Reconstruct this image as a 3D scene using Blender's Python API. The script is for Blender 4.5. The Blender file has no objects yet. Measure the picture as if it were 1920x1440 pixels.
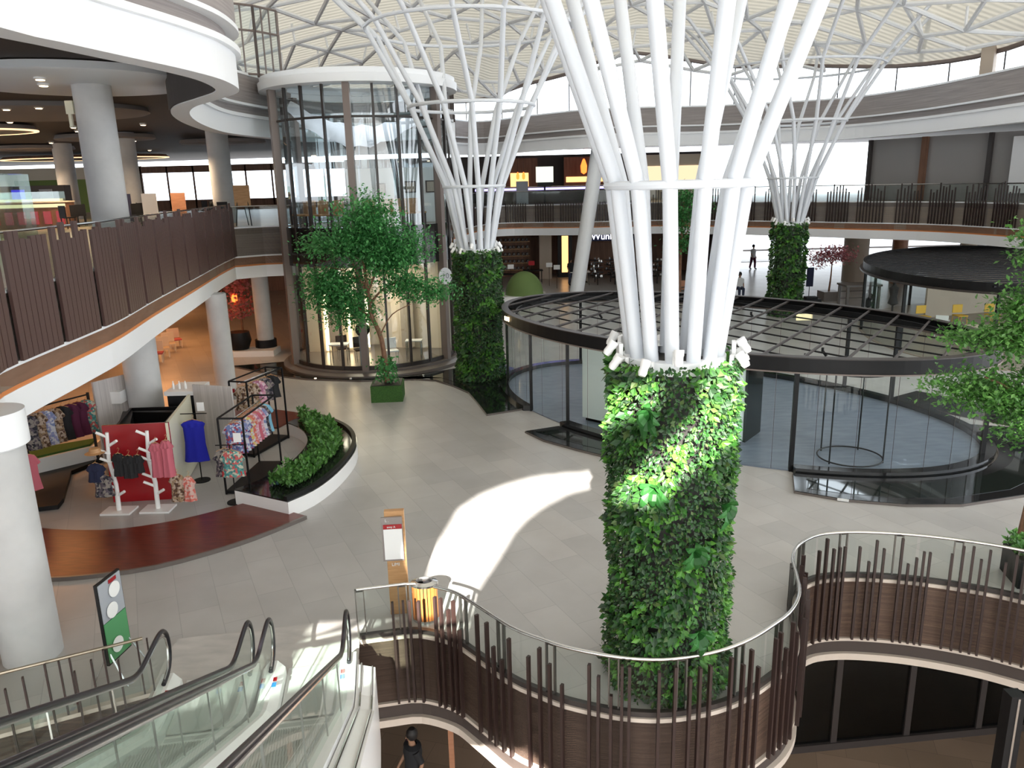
import bpy, math, random
from mathutils import Vector, Matrix, noise
from mathutils.geometry import tessellate_polygon
sc = bpy.context.scene
C = sc.collection
PI = math.pi
rnd = random.Random(7)

# ---------------------------------------------------------------- camera
H = 6.5
cam_d = bpy.data.cameras.new('camera'); cam = bpy.data.objects.new('camera', cam_d); C.objects.link(cam)
cam_d.sensor_width = 36.0; cam_d.lens = 27.375; cam_d.clip_start = 0.05; cam_d.clip_end = 500
M = Matrix(((0.99969638, 0.0246404, 0.0, 0), (-0.00613247, 0.24880318, -0.96853465, 0), (-0.02386508, 0.96824058, 0.24887874, H), (0, 0, 0, 1)))
cam.matrix_world = M
sc.camera = cam
# ---------------------------------------------------------------- world, sun, exposure
w = bpy.data.worlds.new('sky'); sc.world = w; w.use_nodes = True
bg = w.node_tree.nodes['Background']; bg.inputs[0].default_value = (0.86, 0.93, 1.0, 1); bg.inputs[1].default_value = 3.0
SUN = Vector((0.0700, 0.8882, -0.4540)).normalized()      # direction the light travels
sd = bpy.data.lights.new('sun', 'SUN'); sd.energy = 30.0; sd.angle = 0.012; sd.color = (1.0, 0.95, 0.87)
so = bpy.data.objects.new('sun', sd); C.objects.link(so); so.rotation_euler = SUN.to_track_quat('-Z', 'Y').to_euler()
so.location = (-2, -20, 25)
vs = sc.view_settings; vs.view_transform = 'Standard'; vs.look = 'None'; vs.exposure = 0.52; vs.gamma = 1.0; vs.use_curve_mapping = False
cy = sc.cycles
cy.use_denoising = True; cy.max_bounces = 7; cy.diffuse_bounces = 4; cy.glossy_bounces = 3; cy.transmission_bounces = 4
cy.transparent_max_bounces = 24; cy.caustics_reflective = False; cy.caustics_refractive = False
cy.sample_clamp_indirect = 6.0; cy.use_adaptive_sampling = True; cy.adaptive_threshold = 0.02

# ---------------------------------------------------------------- materials
MATS = {}
def mat(name, col, rough=0.6, metal=0.0, spec=0.5, emit=None, estr=1.0, build=None):
    m = bpy.data.materials.new(name); m.use_nodes = True
    nt = m.node_tree; b = nt.nodes['Principled BSDF']
    b.inputs['Base Color'].default_value = (*col, 1); b.inputs['Roughness'].default_value = rough
    b.inputs['Metallic'].default_value = metal; b.inputs['Specular IOR Level'].default_value = spec
    if emit: b.inputs['Emission Color'].default_value = (*emit, 1); b.inputs['Emission Strength'].default_value = estr
    if build: build(nt, b)
    MATS[name] = m; return m
def N(nt, t, **kw):
    n = nt.nodes.new(t)
    for k, v in kw.items():
        if k.startswith('i_'): n.inputs[k[2:].replace('_', ' ')].default_value = v
        else: setattr(n, k, v)
    return n
def ramp(nt, fac, stops):
    r = N(nt, 'ShaderNodeValToRGB'); e = r.color_ramp.elements
    while len(e) < len(stops): e.new(0.5)
    for i, (p, c) in enumerate(stops): e[i].position = p; e[i].color = (*c, 1)
    nt.links.new(fac, r.inputs[0]); return r.outputs[0]
def coords(nt, scale=(1, 1, 1), rot=(0, 0, 0), kind='Object'):
    tc = N(nt, 'ShaderNodeTexCoord'); mp = N(nt, 'ShaderNodeMapping')
    mp.inputs['Scale'].default_value = scale; mp.inputs['Rotation'].default_value = rot
    nt.links.new(tc.outputs[kind], mp.inputs[0]); return mp.outputs[0]
def noisy(c1, c2, scale=(1, 1, 1), s=4.0, det=4, rot=(0, 0, 0), bump=0.0, lo=0.3, hi=0.7):
    def f(nt, b):
        v = coords(nt, scale, rot); n = N(nt, 'ShaderNodeTexNoise'); n.inputs['Scale'].default_value = s; n.inputs['Detail'].default_value = det
        nt.links.new(v, n.inputs['Vector']); nt.links.new(ramp(nt, n.outputs[0], [(lo, c1), (hi, c2)]), b.inputs['Base Color'])
        if bump:
            bp = N(nt, 'ShaderNodeBump'); bp.inputs['Strength'].default_value = bump; bp.inputs['Distance'].default_value = 0.02
            nt.links.new(n.outputs[0], bp.inputs['Height']); nt.links.new(bp.outputs[0], b.inputs['Normal'])
    return f
def tiles(c1, c2, mortar, bw, rh, rot, r0=0.25):
    def f(nt, b):
        v = coords(nt, (1, 1, 1), (0, 0, rot)); br = N(nt, 'ShaderNodeTexBrick')
        br.inputs['Color1'].default_value = (*c1, 1); br.inputs['Color2'].default_value = (*c2, 1); br.inputs['Mortar'].default_value = (*mortar, 1)
        br.inputs['Scale'].default_value = 1; br.inputs['Mortar Size'].default_value = 0.006; br.inputs['Brick Width'].default_value = bw; br.inputs['Row Height'].default_value = rh
        nt.links.new(v, br.inputs['Vector'])
        n = N(nt, 'ShaderNodeTexNoise'); n.inputs['Scale'].default_value = 1.1; n.inputs['Detail'].default_value = 5; nt.links.new(v, n.inputs['Vector'])
        mx = N(nt, 'ShaderNodeMixRGB'); mx.blend_type = 'MULTIPLY'; mx.inputs[0].default_value = 0.55
        nt.links.new(br.outputs[0], mx.inputs[1]); nt.links.new(ramp(nt, n.outputs[0], [(0.3, (0.78, 0.76, 0.75)), (0.7, (1.0, 1.0, 1.0))]), mx.inputs[2])
        nt.links.new(mx.outputs[0], b.inputs['Base Color']); b.inputs['Roughness'].default_value = r0
    return f
def island(cols, rough=0.5):
    def f(nt, b):
        g = N(nt, 'ShaderNodeNewGeometry'); st = [((i + 0.5) / len(cols), c) for i, c in enumerate(cols)]
        c = ramp(nt, g.outputs['Random Per Island'], st); nt.links.new(c, b.inputs['Base Color'])
        # thin leaves let some light through
        out = nt.nodes['Material Output']; tr = N(nt, 'ShaderNodeBsdfTranslucent'); nt.links.new(c, tr.inputs[0])
        ms = N(nt, 'ShaderNodeMixShader'); ms.inputs[0].default_value = 0.3
        nt.links.new(b.outputs[0], ms.inputs[1]); nt.links.new(tr.outputs[0], ms.inputs[2]); nt.links.new(ms.outputs[0], out.inputs[0])
    return f
def glass(name, tint=(0.93, 0.97, 0.96), refl=0.09, rough=0.02):
    m = bpy.data.materials.new(name); m.use_nodes = True; nt = m.node_tree; nt.nodes.remove(nt.nodes['Principled BSDF'])
    out = nt.nodes['Material Output']; t = N(nt, 'ShaderNodeBsdfTransparent'); t.inputs[0].default_value = (*tint, 1)
    g = N(nt, 'ShaderNodeBsdfGlossy'); g.inputs['Roughness'].default_value = rough
    lw = N(nt, 'ShaderNodeLayerWeight'); lw.inputs[0].default_value = 0.5
    pw = N(nt, 'ShaderNodeMath', operation='POWER'); nt.links.new(lw.outputs['Facing'], pw.inputs[0]); pw.inputs[1].default_value = 4.0
    ma = N(nt, 'ShaderNodeMath', operation='MULTIPLY_ADD'); nt.links.new(pw.outputs[0], ma.inputs[0]); ma.inputs[1].default_value = 0.5; ma.inputs[2].default_value = refl
    ms = N(nt, 'ShaderNodeMixShader'); nt.links.new(ma.outputs[0], ms.inputs[0]); nt.links.new(t.outputs[0], ms.inputs[1]); nt.links.new(g.outputs[0], ms.inputs[2])
    nt.links.new(ms.outputs[0], out.inputs[0]); MATS[name] = m; return m
def emitter(name, col, s):
    return mat(name, (0.02, 0.02, 0.02), emit=col, estr=s)

mat('floor_tile', (0.4, 0.37, 0.34), build=tiles((0.49, 0.475, 0.465), (0.425, 0.415, 0.41), (0.37, 0.36, 0.355), 1.3, 0.6, 1.12, 0.3), spec=0.35)
mat('floor_lower', (0.3, 0.22, 0.17), build=tiles((0.33, 0.23, 0.16), (0.27, 0.19, 0.13), (0.2, 0.14, 0.1), 1.2, 0.6, 0.3, 0.35))
mat('floor_upper', (0.3, 0.25, 0.2), build=tiles((0.34, 0.28, 0.22), (0.3, 0.25, 0.2), (0.2, 0.17, 0.14), 1.2, 0.6, 0.2, 0.35))
mat('marble', (0.55, 0.52, 0.50), 0.25, build=noisy((0.46, 0.44, 0.43), (0.58, 0.55, 0.53), s=2.2, det=6, scale=(1, 2.4, 1)))
mat('red_wood', (0.2, 0.05, 0.03), 0.3, build=noisy((0.09, 0.018, 0.012), (0.17, 0.036, 0.02), scale=(1, 9, 1), s=3, rot=(0, 0, 0.4)))
mat('pav_floor', (0.2, 0.24, 0.28), 0.3, build=noisy((0.14, 0.175, 0.235), (0.21, 0.25, 0.32), scale=(1, 3, 1), s=2, rot=(0, 0, 0.6)))
mat('white_paint', (0.87, 0.89, 0.92), 0.45)
mat('white_tube', (0.70, 0.73, 0.78), 0.4)
mat('cream_trim', (0.52, 0.45, 0.39), 0.5)
mat('concrete', (0.52, 0.52, 0.52), 0.75, build=noisy((0.47, 0.475, 0.48), (0.58, 0.58, 0.58), s=1.5, det=8, bump=0.15))
mat('wood_walnut', (0.2, 0.12, 0.08), 0.45, build=noisy((0.17, 0.10, 0.072), (0.35, 0.225, 0.16), scale=(0.35, 0.35, 16), s=2.2, det=6))
mat('wood_grey', (0.24, 0.2, 0.19), 0.6, build=noisy((0.25, 0.225, 0.22), (0.38, 0.34, 0.33), scale=(0.3, 0.3, 14), s=2.0, det=5))
mat('wood_light', (0.5, 0.28, 0.13), 0.5, build=noisy((0.42, 0.22, 0.09), (0.56, 0.32, 0.15), scale=(1, 1, 8), s=3))
mat('terracotta', (0.5, 0.22, 0.1), 0.5, build=noisy((0.34, 0.15, 0.08), (0.44, 0.21, 0.12), scale=(1, 1, 6), s=2))
mat('orange_line', (.62, .22, .07), .5); mat('slat_brown', (0.085, 0.045, 0.04), 0.45)
mat('bar_dark', (0.026, 0.013, 0.011), 0.45)
mat('black_metal', (0.008, 0.008, 0.009), 0.45, spec=0.25)
mat('black_stone', (0.012, 0.013, 0.014), 0.08, spec=0.8)
mat('stone_edge', (0.14, 0.12, 0.11), 0.3)
mat('water', (0.01, 0.015, 0.013), 0.03, spec=0.9)
mat('mullion_brown', (0.2, 0.16, 0.145), 0.45)
mat('mullion_dark', (0.035, 0.028, 0.026), 0.4)
mat('steel', (0.6, 0.6, 0.6), 0.22, metal=1.0)
mat('mullion_steel', (.16, .15, .14), .35, metal=.7); mat('rail_brass', (0.35, 0.3, 0.23), 0.3, metal=0.8)
mat('alu_step', (0.62, 0.63, 0.62), 0.4, metal=0.3)
mat('rubber', (0.015, 0.012, 0.018), 0.3)
mat('dark_ceiling', (0.045, 0.032, 0.027), 0.7)
mat('dark_wall', (0.06, 0.045, 0.04), 0.6)
mat('brown_wall', (0.17, 0.085, 0.05), 0.6, build=noisy((0.13, 0.06, 0.035), (0.22, 0.11, 0.065), scale=(3, 3, 0.3), s=2))
mat('cream_wall', (0.72, 0.62, 0.48), 0.7)
mat('beige_wall', (0.5, 0.42, 0.34), 0.7)
mat('grey_screen', (0.27, 0.25, 0.24), 0.35, spec=0.7)
mat('soil', (0.012, 0.01, 0.009), 0.6)
mat('planter_green', (0.03, 0.09, 0.015), 0.9, build=noisy((0.015, 0.06, 0.01), (0.06, 0.16, 0.03), s=60, bump=0.8))
mat('bark', (0.2, 0.1, 0.06), 0.9, build=noisy((0.13, 0.07, 0.04), (0.3, 0.16, 0.1), scale=(4, 4, 1), s=6, bump=0.5))
mat('box_red', (0.33, 0.006, 0.012), 0.25, spec=0.6)
mat('box_cream', (0.68, 0.66, 0.52), 0.4)
mat('box_white', (0.72, 0.78, 0.76), 0.35)
mat('panel_board', (0.5, 0.46, 0.44), 0.7, build=noisy((0.42, 0.39, 0.38), (0.6, 0.56, 0.54), scale=(14, 14, 0.3), s=1.5))
mat('tent_green', (0.13, 0.2, 0.06), 0.8)
mat('fabric_grey', (0.36, 0.38, 0.42), 0.9)
mat('plastic_white', (0.85, 0.85, 0.85), 0.3)
mat('roof_deck', (0.6, 0.56, 0.47), 0.8)
G = island([(0.012, 0.055, 0.010), (0.03, 0.12, 0.02), (0.05, 0.15, 0.03), (0.02, 0.08, 0.03), (0.11, 0.17, 0.05), (0.025, 0.10, 0.015), (0.07, 0.12, 0.07), (0.02, 0.05, 0.02)])
mat('leaf_wall', (0.05, 0.15, 0.03), 0.45, build=G)
mat('leaf_light', (0.1, 0.3, 0.04), 0.4, build=island([(0.08, 0.25, 0.03), (0.13, 0.33, 0.05), (0.05, 0.18, 0.03)]))
mat('leaf_tree', (0.05, 0.2, 0.05), 0.4, build=island([(0.04, 0.19, 0.05), (0.08, 0.32, 0.09), (0.13, 0.42, 0.13), (0.06, 0.25, 0.07)]))
mat('leaf_near', (0.1, 0.25, 0.05), 0.4, build=island([(0.07, 0.2, 0.04), (0.12, 0.32, 0.06), (0.045, 0.13, 0.03), (0.16, 0.36, 0.09)]))
mat('leaf_fern', (0.08, 0.35, 0.08), 0.5, build=island([(0.015, 0.09, 0.015), (0.03, 0.14, 0.025), (0.04, 0.19, 0.04)]))
mat('leaf_red', (0.3, 0.08, 0.1), 0.6, build=island([(0.42, 0.12, 0.14), (0.55, 0.25, 0.28), (0.3, 0.08, 0.1)]))
glass('glass_clear', (0.93, 0.97, 0.96), 0.025); glass('glass_green', (0.84, 0.93, 0.89), 0.12); glass('glass_rail', (0.90, 0.95, 0.93), 0.03); glass('glass_tower', (0.80, 0.88, 0.90), 0.16); glass('glass_dark', (0.3, 0.34, 0.33), 0.05, 0.06)
glass('glass_sky', (0.97, 0.98, 1.0), 0.03); glass('glass_esc', (0.86, 0.94, 0.90), 0.04)
emitter('lamp_warm', (1.0, 0.72, 0.4), 9.0); emitter('lamp_dim', (1.0, .6, .3), 1.6); emitter('lamp_white', (1.0, 0.93, 0.8), 9.0); emitter('lantern_orange', (1.0, 0.13, 0.02), 3.0)
emitter('glow_violet', (0.42, 0.35, 1.0), 2.5); emitter('glow_warm', (1.0, 0.5, 0.18), 1.6); emitter('sign_blue', (0.04, 0.03, 0.6), 1.2)
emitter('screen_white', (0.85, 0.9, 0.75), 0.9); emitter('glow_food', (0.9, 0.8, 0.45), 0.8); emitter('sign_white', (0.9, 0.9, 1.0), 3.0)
# light-passing roof membrane
m = MATS['roof_deck']; nt = m.node_tree; b = nt.nodes['Principled BSDF']; out = nt.nodes['Material Output']
tr = N(nt, 'ShaderNodeBsdfTranslucent'); tr.inputs[0].default_value = (0.80, 0.76, 0.66, 1); ms = N(nt, 'ShaderNodeMixShader'); ms.inputs[0].default_value = 0.075
wv = N(nt, 'ShaderNodeTexWave'); wv.inputs['Scale'].default_value = 0.9; wv.inputs['Distortion'].default_value = 0.0; wv.bands_direction = 'Y'
nt.links.new(coords(nt, (0.25, 1, 1), (0, 0, 0.12)), wv.inputs[0]); bp = N(nt, 'ShaderNodeBump'); bp.inputs['Strength'].default_value = 0.22; bp.inputs['Distance'].default_value = 0.1
nt.links.new(wv.outputs[1], bp.inputs['Height']); nt.links.new(bp.outputs[0], b.inputs['Normal']); nt.links.new(bp.outputs[0], tr.inputs['Normal'])
nt.links.new(b.outputs[0], ms.inputs[1]); nt.links.new(tr.outputs[0], ms.inputs[2]); nt.links.new(ms.outputs[0], out.inputs[0])

mat('frosted', (.8, .8, .8), .6)  # sheet of the added wall: passes sky light as soft front fill
nt = MATS['frosted'].node_tree; b = nt.nodes['Principled BSDF']; ms = N(nt, 'ShaderNodeMixShader'); ms.inputs[0].default_value = 0.19; tr = N(nt, 'ShaderNodeBsdfTranslucent'); tr.inputs[0].default_value = (.9, .95, 1, 1)
nt.links.new(b.outputs[0], ms.inputs[1]); nt.links.new(tr.outputs[0], ms.inputs[2]); nt.links.new(ms.outputs[0], nt.nodes['Material Output'].inputs[0])

# ---------------------------------------------------------------- mesh helpers
class MB:
    def __init__(s): s.v = []; s.f = []
    def add(s, vs, fs):
        o = len(s.v); s.v += [tuple(p) for p in vs]; s.f += [tuple(i + o for i in f) for f in fs]; return s
    def box(s, c, d, rz=0.0, mtx=None):
        x, y, z = d[0] / 2, d[1] / 2, d[2] / 2; cs, sn = math.cos(rz), math.sin(rz)
        P = [(-x, -y, -z), (x, -y, -z), (x, y, -z), (-x, y, -z), (-x, -y, z), (x, -y, z), (x, y, z), (-x, y, z)]
        P = [(c[0] + a * cs - b_ * sn, c[1] + a * sn + b_ * cs, c[2] + e) for a, b_, e in P]
        if mtx: P = [tuple(mtx @ Vector(p)) for p in P]
        return s.add(P, [(0, 3, 2, 1), (4, 5, 6, 7), (0, 1, 5, 4), (1, 2, 6, 5), (2, 3, 7, 6), (3, 0, 4, 7)])
    def tube(s, path, r, n=10, caps=True, closed=False):
        P = [Vector(p) for p in path]; R = r if isinstance(r, (list, tuple)) else [r] * len(P); k = len(P); rings = []
        up = Vector((0, 0, 1)); prev = None
        for i in range(k):
            a = P[(i - 1) % k] if (i > 0 or closed) else P[0]; b_ = P[(i + 1) % k] if (i < k - 1 or closed) else P[-1]
            t = (b_ - a).normalized()
            if prev is None:
                u = up if abs(t.z) < 0.95 else Vector((1, 0, 0)); x = t.cross(u).normalized()
            else:
                x = (prev - t * prev.dot(t)); x = x.normalized() if x.length > 1e-6 else prev
            prev = x; y = t.cross(x)
            rings.append([P[i] + (x * math.cos(j * 2 * PI / n) + y * math.sin(j * 2 * PI / n)) * R[i] for j in range(n)])
        vs = [p for rr in rings for p in rr]; fs = []
        for i in range(k if closed else k - 1):
            i2 = (i + 1) % k
            for j in range(n): fs.append((i * n + j, i * n + (j + 1) % n, i2 * n + (j + 1) % n, i2 * n + j))
        if caps and not closed: fs += [tuple(range(n))[::-1], tuple((k - 1) * n + j for j in range(n))]
        return s.add(vs, fs)
    def lathe(s, prof, c=(0, 0, 0), n=24, a0=0.0, a1=2 * PI, sx=1, sy=1):
        full = abs(a1 - a0 - 2 * PI) < 1e-6; m_ = n if full else n + 1; vs = []; fs = []
        for i in range(m_):
            a = a0 + (a1 - a0) * i / n
            for r_, z in prof: vs.append((c[0] + r_ * math.cos(a) * sx, c[1] + r_ * math.sin(a) * sy, c[2] + z))
        k = len(prof)
        for i in range(n):
            i2 = (i + 1) % m_
            for j in range(k - 1): fs.append((i * k + j, i2 * k + j, i2 * k + j + 1, i * k + j + 1))
        return s.add(vs, fs)
    def prism(s, poly, z0, z1, holes=()):
        loops = [poly] + list(holes); allp = [p for l in loops for p in l]; n = len(allp)
        tri = tessellate_polygon([[Vector((p[0], p[1], 0)) for p in l] for l in loops])
        vs = [(p[0], p[1], z0) for p in allp] + [(p[0], p[1], z1) for p in allp]; fs = []
        for t in tri:
            a, b_, c_ = [Vector((allp[i][0], allp[i][1])) for i in t]
            if (b_ - a).cross(c_ - a) < 0: t = (t[0], t[2], t[1])
            fs.append((t[0] + n, t[1] + n, t[2] + n)); fs.append((t[2], t[1], t[0]))
        o = 0
        for l in loops:
            k = len(l)
            for i in range(k):
                a = o + i; b_ = o + (i + 1) % k; fs.append((a, b_, b_ + n, a + n))
            o += k
        return s.add(vs, fs)
    def band(s, path, z0, z1, off=0.0, th=0.05, side=1, closed=False):
        """wall strip along a plan path; outer face moved by off towards side, th thick behind it"""
        a = offset(path, off * side, closed); b_ = offset(path, (off - th) * side, closed); n = len(path); vs = []; fs = []
        for i in range(n): vs += [(*a[i], z0), (*a[i], z1), (*b_[i], z1), (*b_[i], z0)]
        for i in range(n if closed else n - 1):
            p, q = i * 4, ((i + 1) % n) * 4
            for j in range(4): fs.append((p + j, p + (j + 1) % 4, q + (j + 1) % 4, q + j))
        if not closed: fs += [(0, 1, 2, 3), ((n - 1) * 4 + 3, (n - 1) * 4 + 2, (n - 1) * 4 + 1, (n - 1) * 4)]
        return s.add(vs, fs)
    def sheet(s, path, z0, z1, closed=False):
        n = len(path); vs = [q for p in path for q in ((p[0], p[1], z0), (p[0], p[1], z1))]
        return s.add(vs, [(2 * i, 2 * ((i + 1) % n), 2 * ((i + 1) % n) + 1, 2 * i + 1) for i in range(n if closed else n - 1)])
    def build(s, name, m_, parent=None, smooth=False, loc=None, bevel=0.0):
        me = bpy.data.meshes.new(name); me.from_pydata(s.v, [], s.f); me.update()
        if smooth:
            me.polygons.foreach_set('use_smooth', [True] * len(me.polygons))
        me.materials.append(MATS[m_] if isinstance(m_, str) else m_)
        o = bpy.data.objects.new(name, me); C.objects.link(o)
        if parent: o.parent = parent
        if loc: o.location = loc
        if bevel:
            bv = o.modifiers.new('bevel', 'BEVEL'); bv.width = bevel; bv.segments = 2; bv.limit_method = 'ANGLE'
        if smooth and len(me.vertices) < 60000:
            try: me.set_sharp_from_angle(angle=math.radians(38))
            except Exception: pass
        return o
def offset(path, d, closed=False):
    P = [Vector((p[0], p[1])) for p in path]; n = len(P); out_ = []
    for i in range(n):
        a = P[(i - 1) % n] if (i > 0 or closed) else P[i]; b_ = P[(i + 1) % n] if (i < n - 1 or closed) else P[i]
        t = b_ - a
        t = t.normalized() if t.length > 1e-9 else Vector((1, 0)); out_.append((P[i].x + t.y * d, P[i].y - t.x * d))
    return out_
def spline(pts, step=0.25, closed=False):
    P = [Vector(p) for p in pts]; n = len(P); out_ = []
    for i in range(n if closed else n - 1):
        g = lambda k: P[k % n] if closed else P[max(0, min(n - 1, k))]
        p0, p1, p2, p3 = g(i - 1), g(i), g(i + 1), g(i + 2); m_ = max(1, int((p2 - p1).length / step))
        for j in range(m_):
            t = j / m_; out_.append(0.5 * ((2 * p1) + (p2 - p0) * t + (2 * p0 - 5 * p1 + 4 * p2 - p3) * t * t + (3 * p1 - p0 - 3 * p2 + p3) * t ** 3))
    if not closed: out_.append(P[-1])
    return [tuple(p) for p in out_]
def along(path, step, start=0.0):
    """points and tangents at equal spacing along a plan path"""
    res = []; d = start; L = 0.0
    for a, b_ in zip(path[:-1], path[1:]):
        a, b_ = Vector(a), Vector(b_); l = (b_ - a).length
        while d <= L + l and l > 0:
            t = (b_ - a) / l; res.append((a + t * (d - L), t)); d += step if not callable(step) else step()
        L += l
    return res
def tag(o, label=None, cat=None, group=None, kind=None):
    if label: o['label'] = label
    if cat: o['category'] = cat
    if group: o['group'] = group
    if kind: o['kind'] = kind
    return o
def thing(name, label, cat, loc=(0, 0, 0), rz=0.0, group=None):
    o = bpy.data.objects.new(name, None); C.objects.link(o); o.location = loc; o.rotation_euler = (0, 0, rz); o.empty_display_size = 0.2
    return tag(o, label, cat, group)
def struct(name, mb, m_, smooth=False, parent=None):
    return tag(mb.build(name, m_, parent, smooth), kind='structure')
def dup(root, loc, rz=None, label=None, group=None):
    r = root.copy(); C.objects.link(r); r.location = loc
    if rz is not None: r.rotation_euler = (0, 0, rz)
    if label: r['label'] = label
    if group: r['group'] = group
    for ch in list(root.children):
        c = ch.copy(); C.objects.link(c); c.parent = r
        for g_ in ch.children:
            d = g_.copy(); C.objects.link(d); d.parent = c
    return r
def text(body, size, m_, parent=None, loc=(0, 0, 0), rot=(PI / 2, 0, 0), name='lettering', depth=0.005):
    cu = bpy.data.curves.new(name, 'FONT'); cu.body = body; cu.size = size; cu.extrude = depth; cu.align_x = 'CENTER'; cu.align_y = 'CENTER'
    tmp = bpy.data.objects.new(name, cu); C.objects.link(tmp); bpy.context.view_layer.update()
    me = bpy.data.meshes.new_from_object(tmp.evaluated_get(bpy.context.evaluated_depsgraph_get())); bpy.data.objects.remove(tmp)
    me.materials.clear(); me.materials.append(MATS[m_])
    o = bpy.data.objects.new(name, me); C.objects.link(o); o.location = loc; o.rotation_euler = rot
    if parent: o.parent = parent
    return o
def spot_area(name, loc, size, power, col, rot=(0, 0, 0)):
    l = bpy.data.lights.new(name, 'AREA'); l.energy = power; l.size = size; l.color = col; l.shape = 'DISK'
    o = bpy.data.objects.new(name, l); C.objects.link(o); o.location = loc; o.rotation_euler = rot; return o

# ================================================================ SETTING
V_EDGE = spline([(-2.34, 10.24), (-1.95, 10.32), (-1.5, 10.37), (-0.97, 10.14), (-0.62, 9.77), (-0.11, 9.16), (0.27, 8.87), (0.6, 8.66), (1.1, 8.46), (1.5, 8.37), (1.9, 8.36), (2.37, 8.46), (2.72, 8.6), (3.05, 8.8),
                 (3.36, 9.05), (3.66, 9.32), (3.9, 9.65), (4.05, 9.98), (4.17, 10.45), (4.28, 10.9), (4.5, 11.3), (4.85, 11.6), (5.2, 11.72), (5.75, 11.72), (6.56, 11.55), (7.33, 11.24), (7.85, 10.93), (8.6, 10.35), (9.4, 9.5), (10.2, 8.3), (10.8, 7.0)], 0.12)
LEFT_V = [(-10.5, 6.45), (-8.6, 7.35), (-6.38, 8.43), (-4.95, 9.13), (-4.98, 9.84)]
floor_poly = LEFT_V + V_EDGE + [(10.9, 6.0), (60, 6.0), (60, 130), (-70, 130), (-70, 6.0), (-10.5, 6.0)]
struct('floor', MB().prism(floor_poly, -0.06, 0.0), 'floor_tile')
struct('floor', MB().prism(floor_poly, -1.45, -0.065), 'dark_ceiling')
struct('floor', MB().box((0, 10, -5.25), (80, 50, 0.2)), 'floor_lower')
vfull = LEFT_V + V_EDGE
struct('trim_1', MB().band(vfull, -0.045, 0.012, 0.03, 0.10), 'cream_trim')
struct('trim_2', MB().band(vfull, -1.10, -0.045, 0.0, 0.08), 'wood_walnut')
struct('trim_3', MB().band(vfull, -1.15, -1.10, 0.05, 0.12), 'cream_trim')
struct('trim_4', MB().band(vfull, -1.38, -1.15, -0.03, 0.08), 'wood_walnut')
struct('trim_5', MB().band(vfull, -1.50, -1.38, 0.07, 0.25), 'cream_trim')

E2L = spline([(-5.9, -6), (-6.0, 0), (-6.1, 5), (-6.45, 8.3), (-6.9, 9.7), (-7.36, 10.9), (-7.62, 13.7), (-7.79, 15.3), (-8.36, 18.2), (-9.1, 22.4), (-9.94, 27), (-10.33, 29.6)], 0.5)
E2T = [(-9.4, 30.35), (-8.2, 30.6)]
E2F = spline([(-2.6, 33.0), (-3.0, 38), (-2.6, 45), (-0.57, 50.95), (4.78, 50.07), (9.92, 49.55), (14.6, 46.0), (18.38, 42.02), (20.86, 39.16), (21.99, 35.54), (22.4, 31.5), (22.3, 26.5)], 0.6)
E2 = E2L + E2T + [(-7.0, 33.2), (-4, 34)] + E2F
slab2 = E2 + [(55, 26.5), (55, 70), (-8, 70), (-70, 80), (-70, -6)]
struct('floor', MB().prism(slab2, 4.9, 5.15), 'floor_upper')
struct('ceiling', MB().prism(slab2, 3.3, 4.9), 'beige_wall')
for nm, a, z0, z1, off, th, mm in [('trim_6', E2, 3.25, 3.70, 0.02, 0.25, 'white_paint'), ('trim_7', E2, 3.76, 4.05, 0.0, 0.1, 'terracotta'), ('trim_19', E2, 3.70, 3.76, 0.005, 0.1, 'orange_line'), ('trim_8', E2, 4.04, 4.10, 0.05, 0.12, 'white_paint'),
                                   ('trim_9', E2, 4.10, 5.12, 0.0, 0.08, 'wood_grey'), ('trim_10', E2, 5.12, 5.17, 0.03, 0.10, 'white_paint')]:
    struct(nm, MB().band(a, z0, z1, off, th), mm)
E3L = spline([(-5.9, -6), (-5.85, 0), (-5.8, 5), (-5.68, 9.55), (-5.52, 10.53), (-5.28, 11.65), (-4.97, 13.07), (-4.85, 14.46), (-5.14, 16.02), (-6.01, 17.29), (-7.03, 18.66), (-7.86, 20.54), (-8.62, 23.33), (-9.13, 26.67), (-8.9, 29.0)], 0.25)
E3F = spline([(-2.2, 32.5), (-3.4, 38), (-4, 47), (-1.7, 52), (1.5, 48.6), (4.6, 45.6), (7.7, 45.0), (11.5, 45.1), (15.5, 43.8), (18, 42.0), (19.3, 38.5), (19.7, 35.5), (19.9, 31.5), (20.0, 26.5)], 0.5)
E3 = E3L + [(-8.0, 33), (-5, 34)] + E3F
slab3 = E3 + [(55, 26.5), (55, 70), (-8, 70), (-70, 80), (-70, -6)]
struct('ceiling', MB().prism(offset(E3, -0.4) + [(55, 26.5), (55, 70), (-8, 70), (-70, 80), (-70, -6)], 9.24, 9.34), 'dark_ceiling')
struct('ceiling', MB().prism(offset(E3, -0.4) + [(55, 26.5), (55, 70), (-8, 70), (-70, 80), (-70, -6)], 9.34, 10.2), 'dark_ceiling')
for nm, z0, z1, off, th, mm in [('trim_11', 8.35, 8.95, 0.0, 0.42, 'white_paint'), ('trim_12', 8.95, 9.06, 0.10, 0.4, 'white_paint'), ('trim_13', 9.06, 9.34, -0.14, 0.1, 'wood_grey'),
                                ('trim_14', 9.34, 9.42, 0.10, 0.4, 'white_paint'), ('trim_15', 9.42, 10.34, 0.06, 0.1, 'wood_grey'), ('trim_16', 10.34, 10.42, 0.1, 0.35, 'white_paint')]:
    struct(nm, MB().band(E3, z0, z1, off, th), mm)

struct('trim_20', MB().band(E3, 8.37, 9.24, -.425, .03), 'dark_ceiling')
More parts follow.
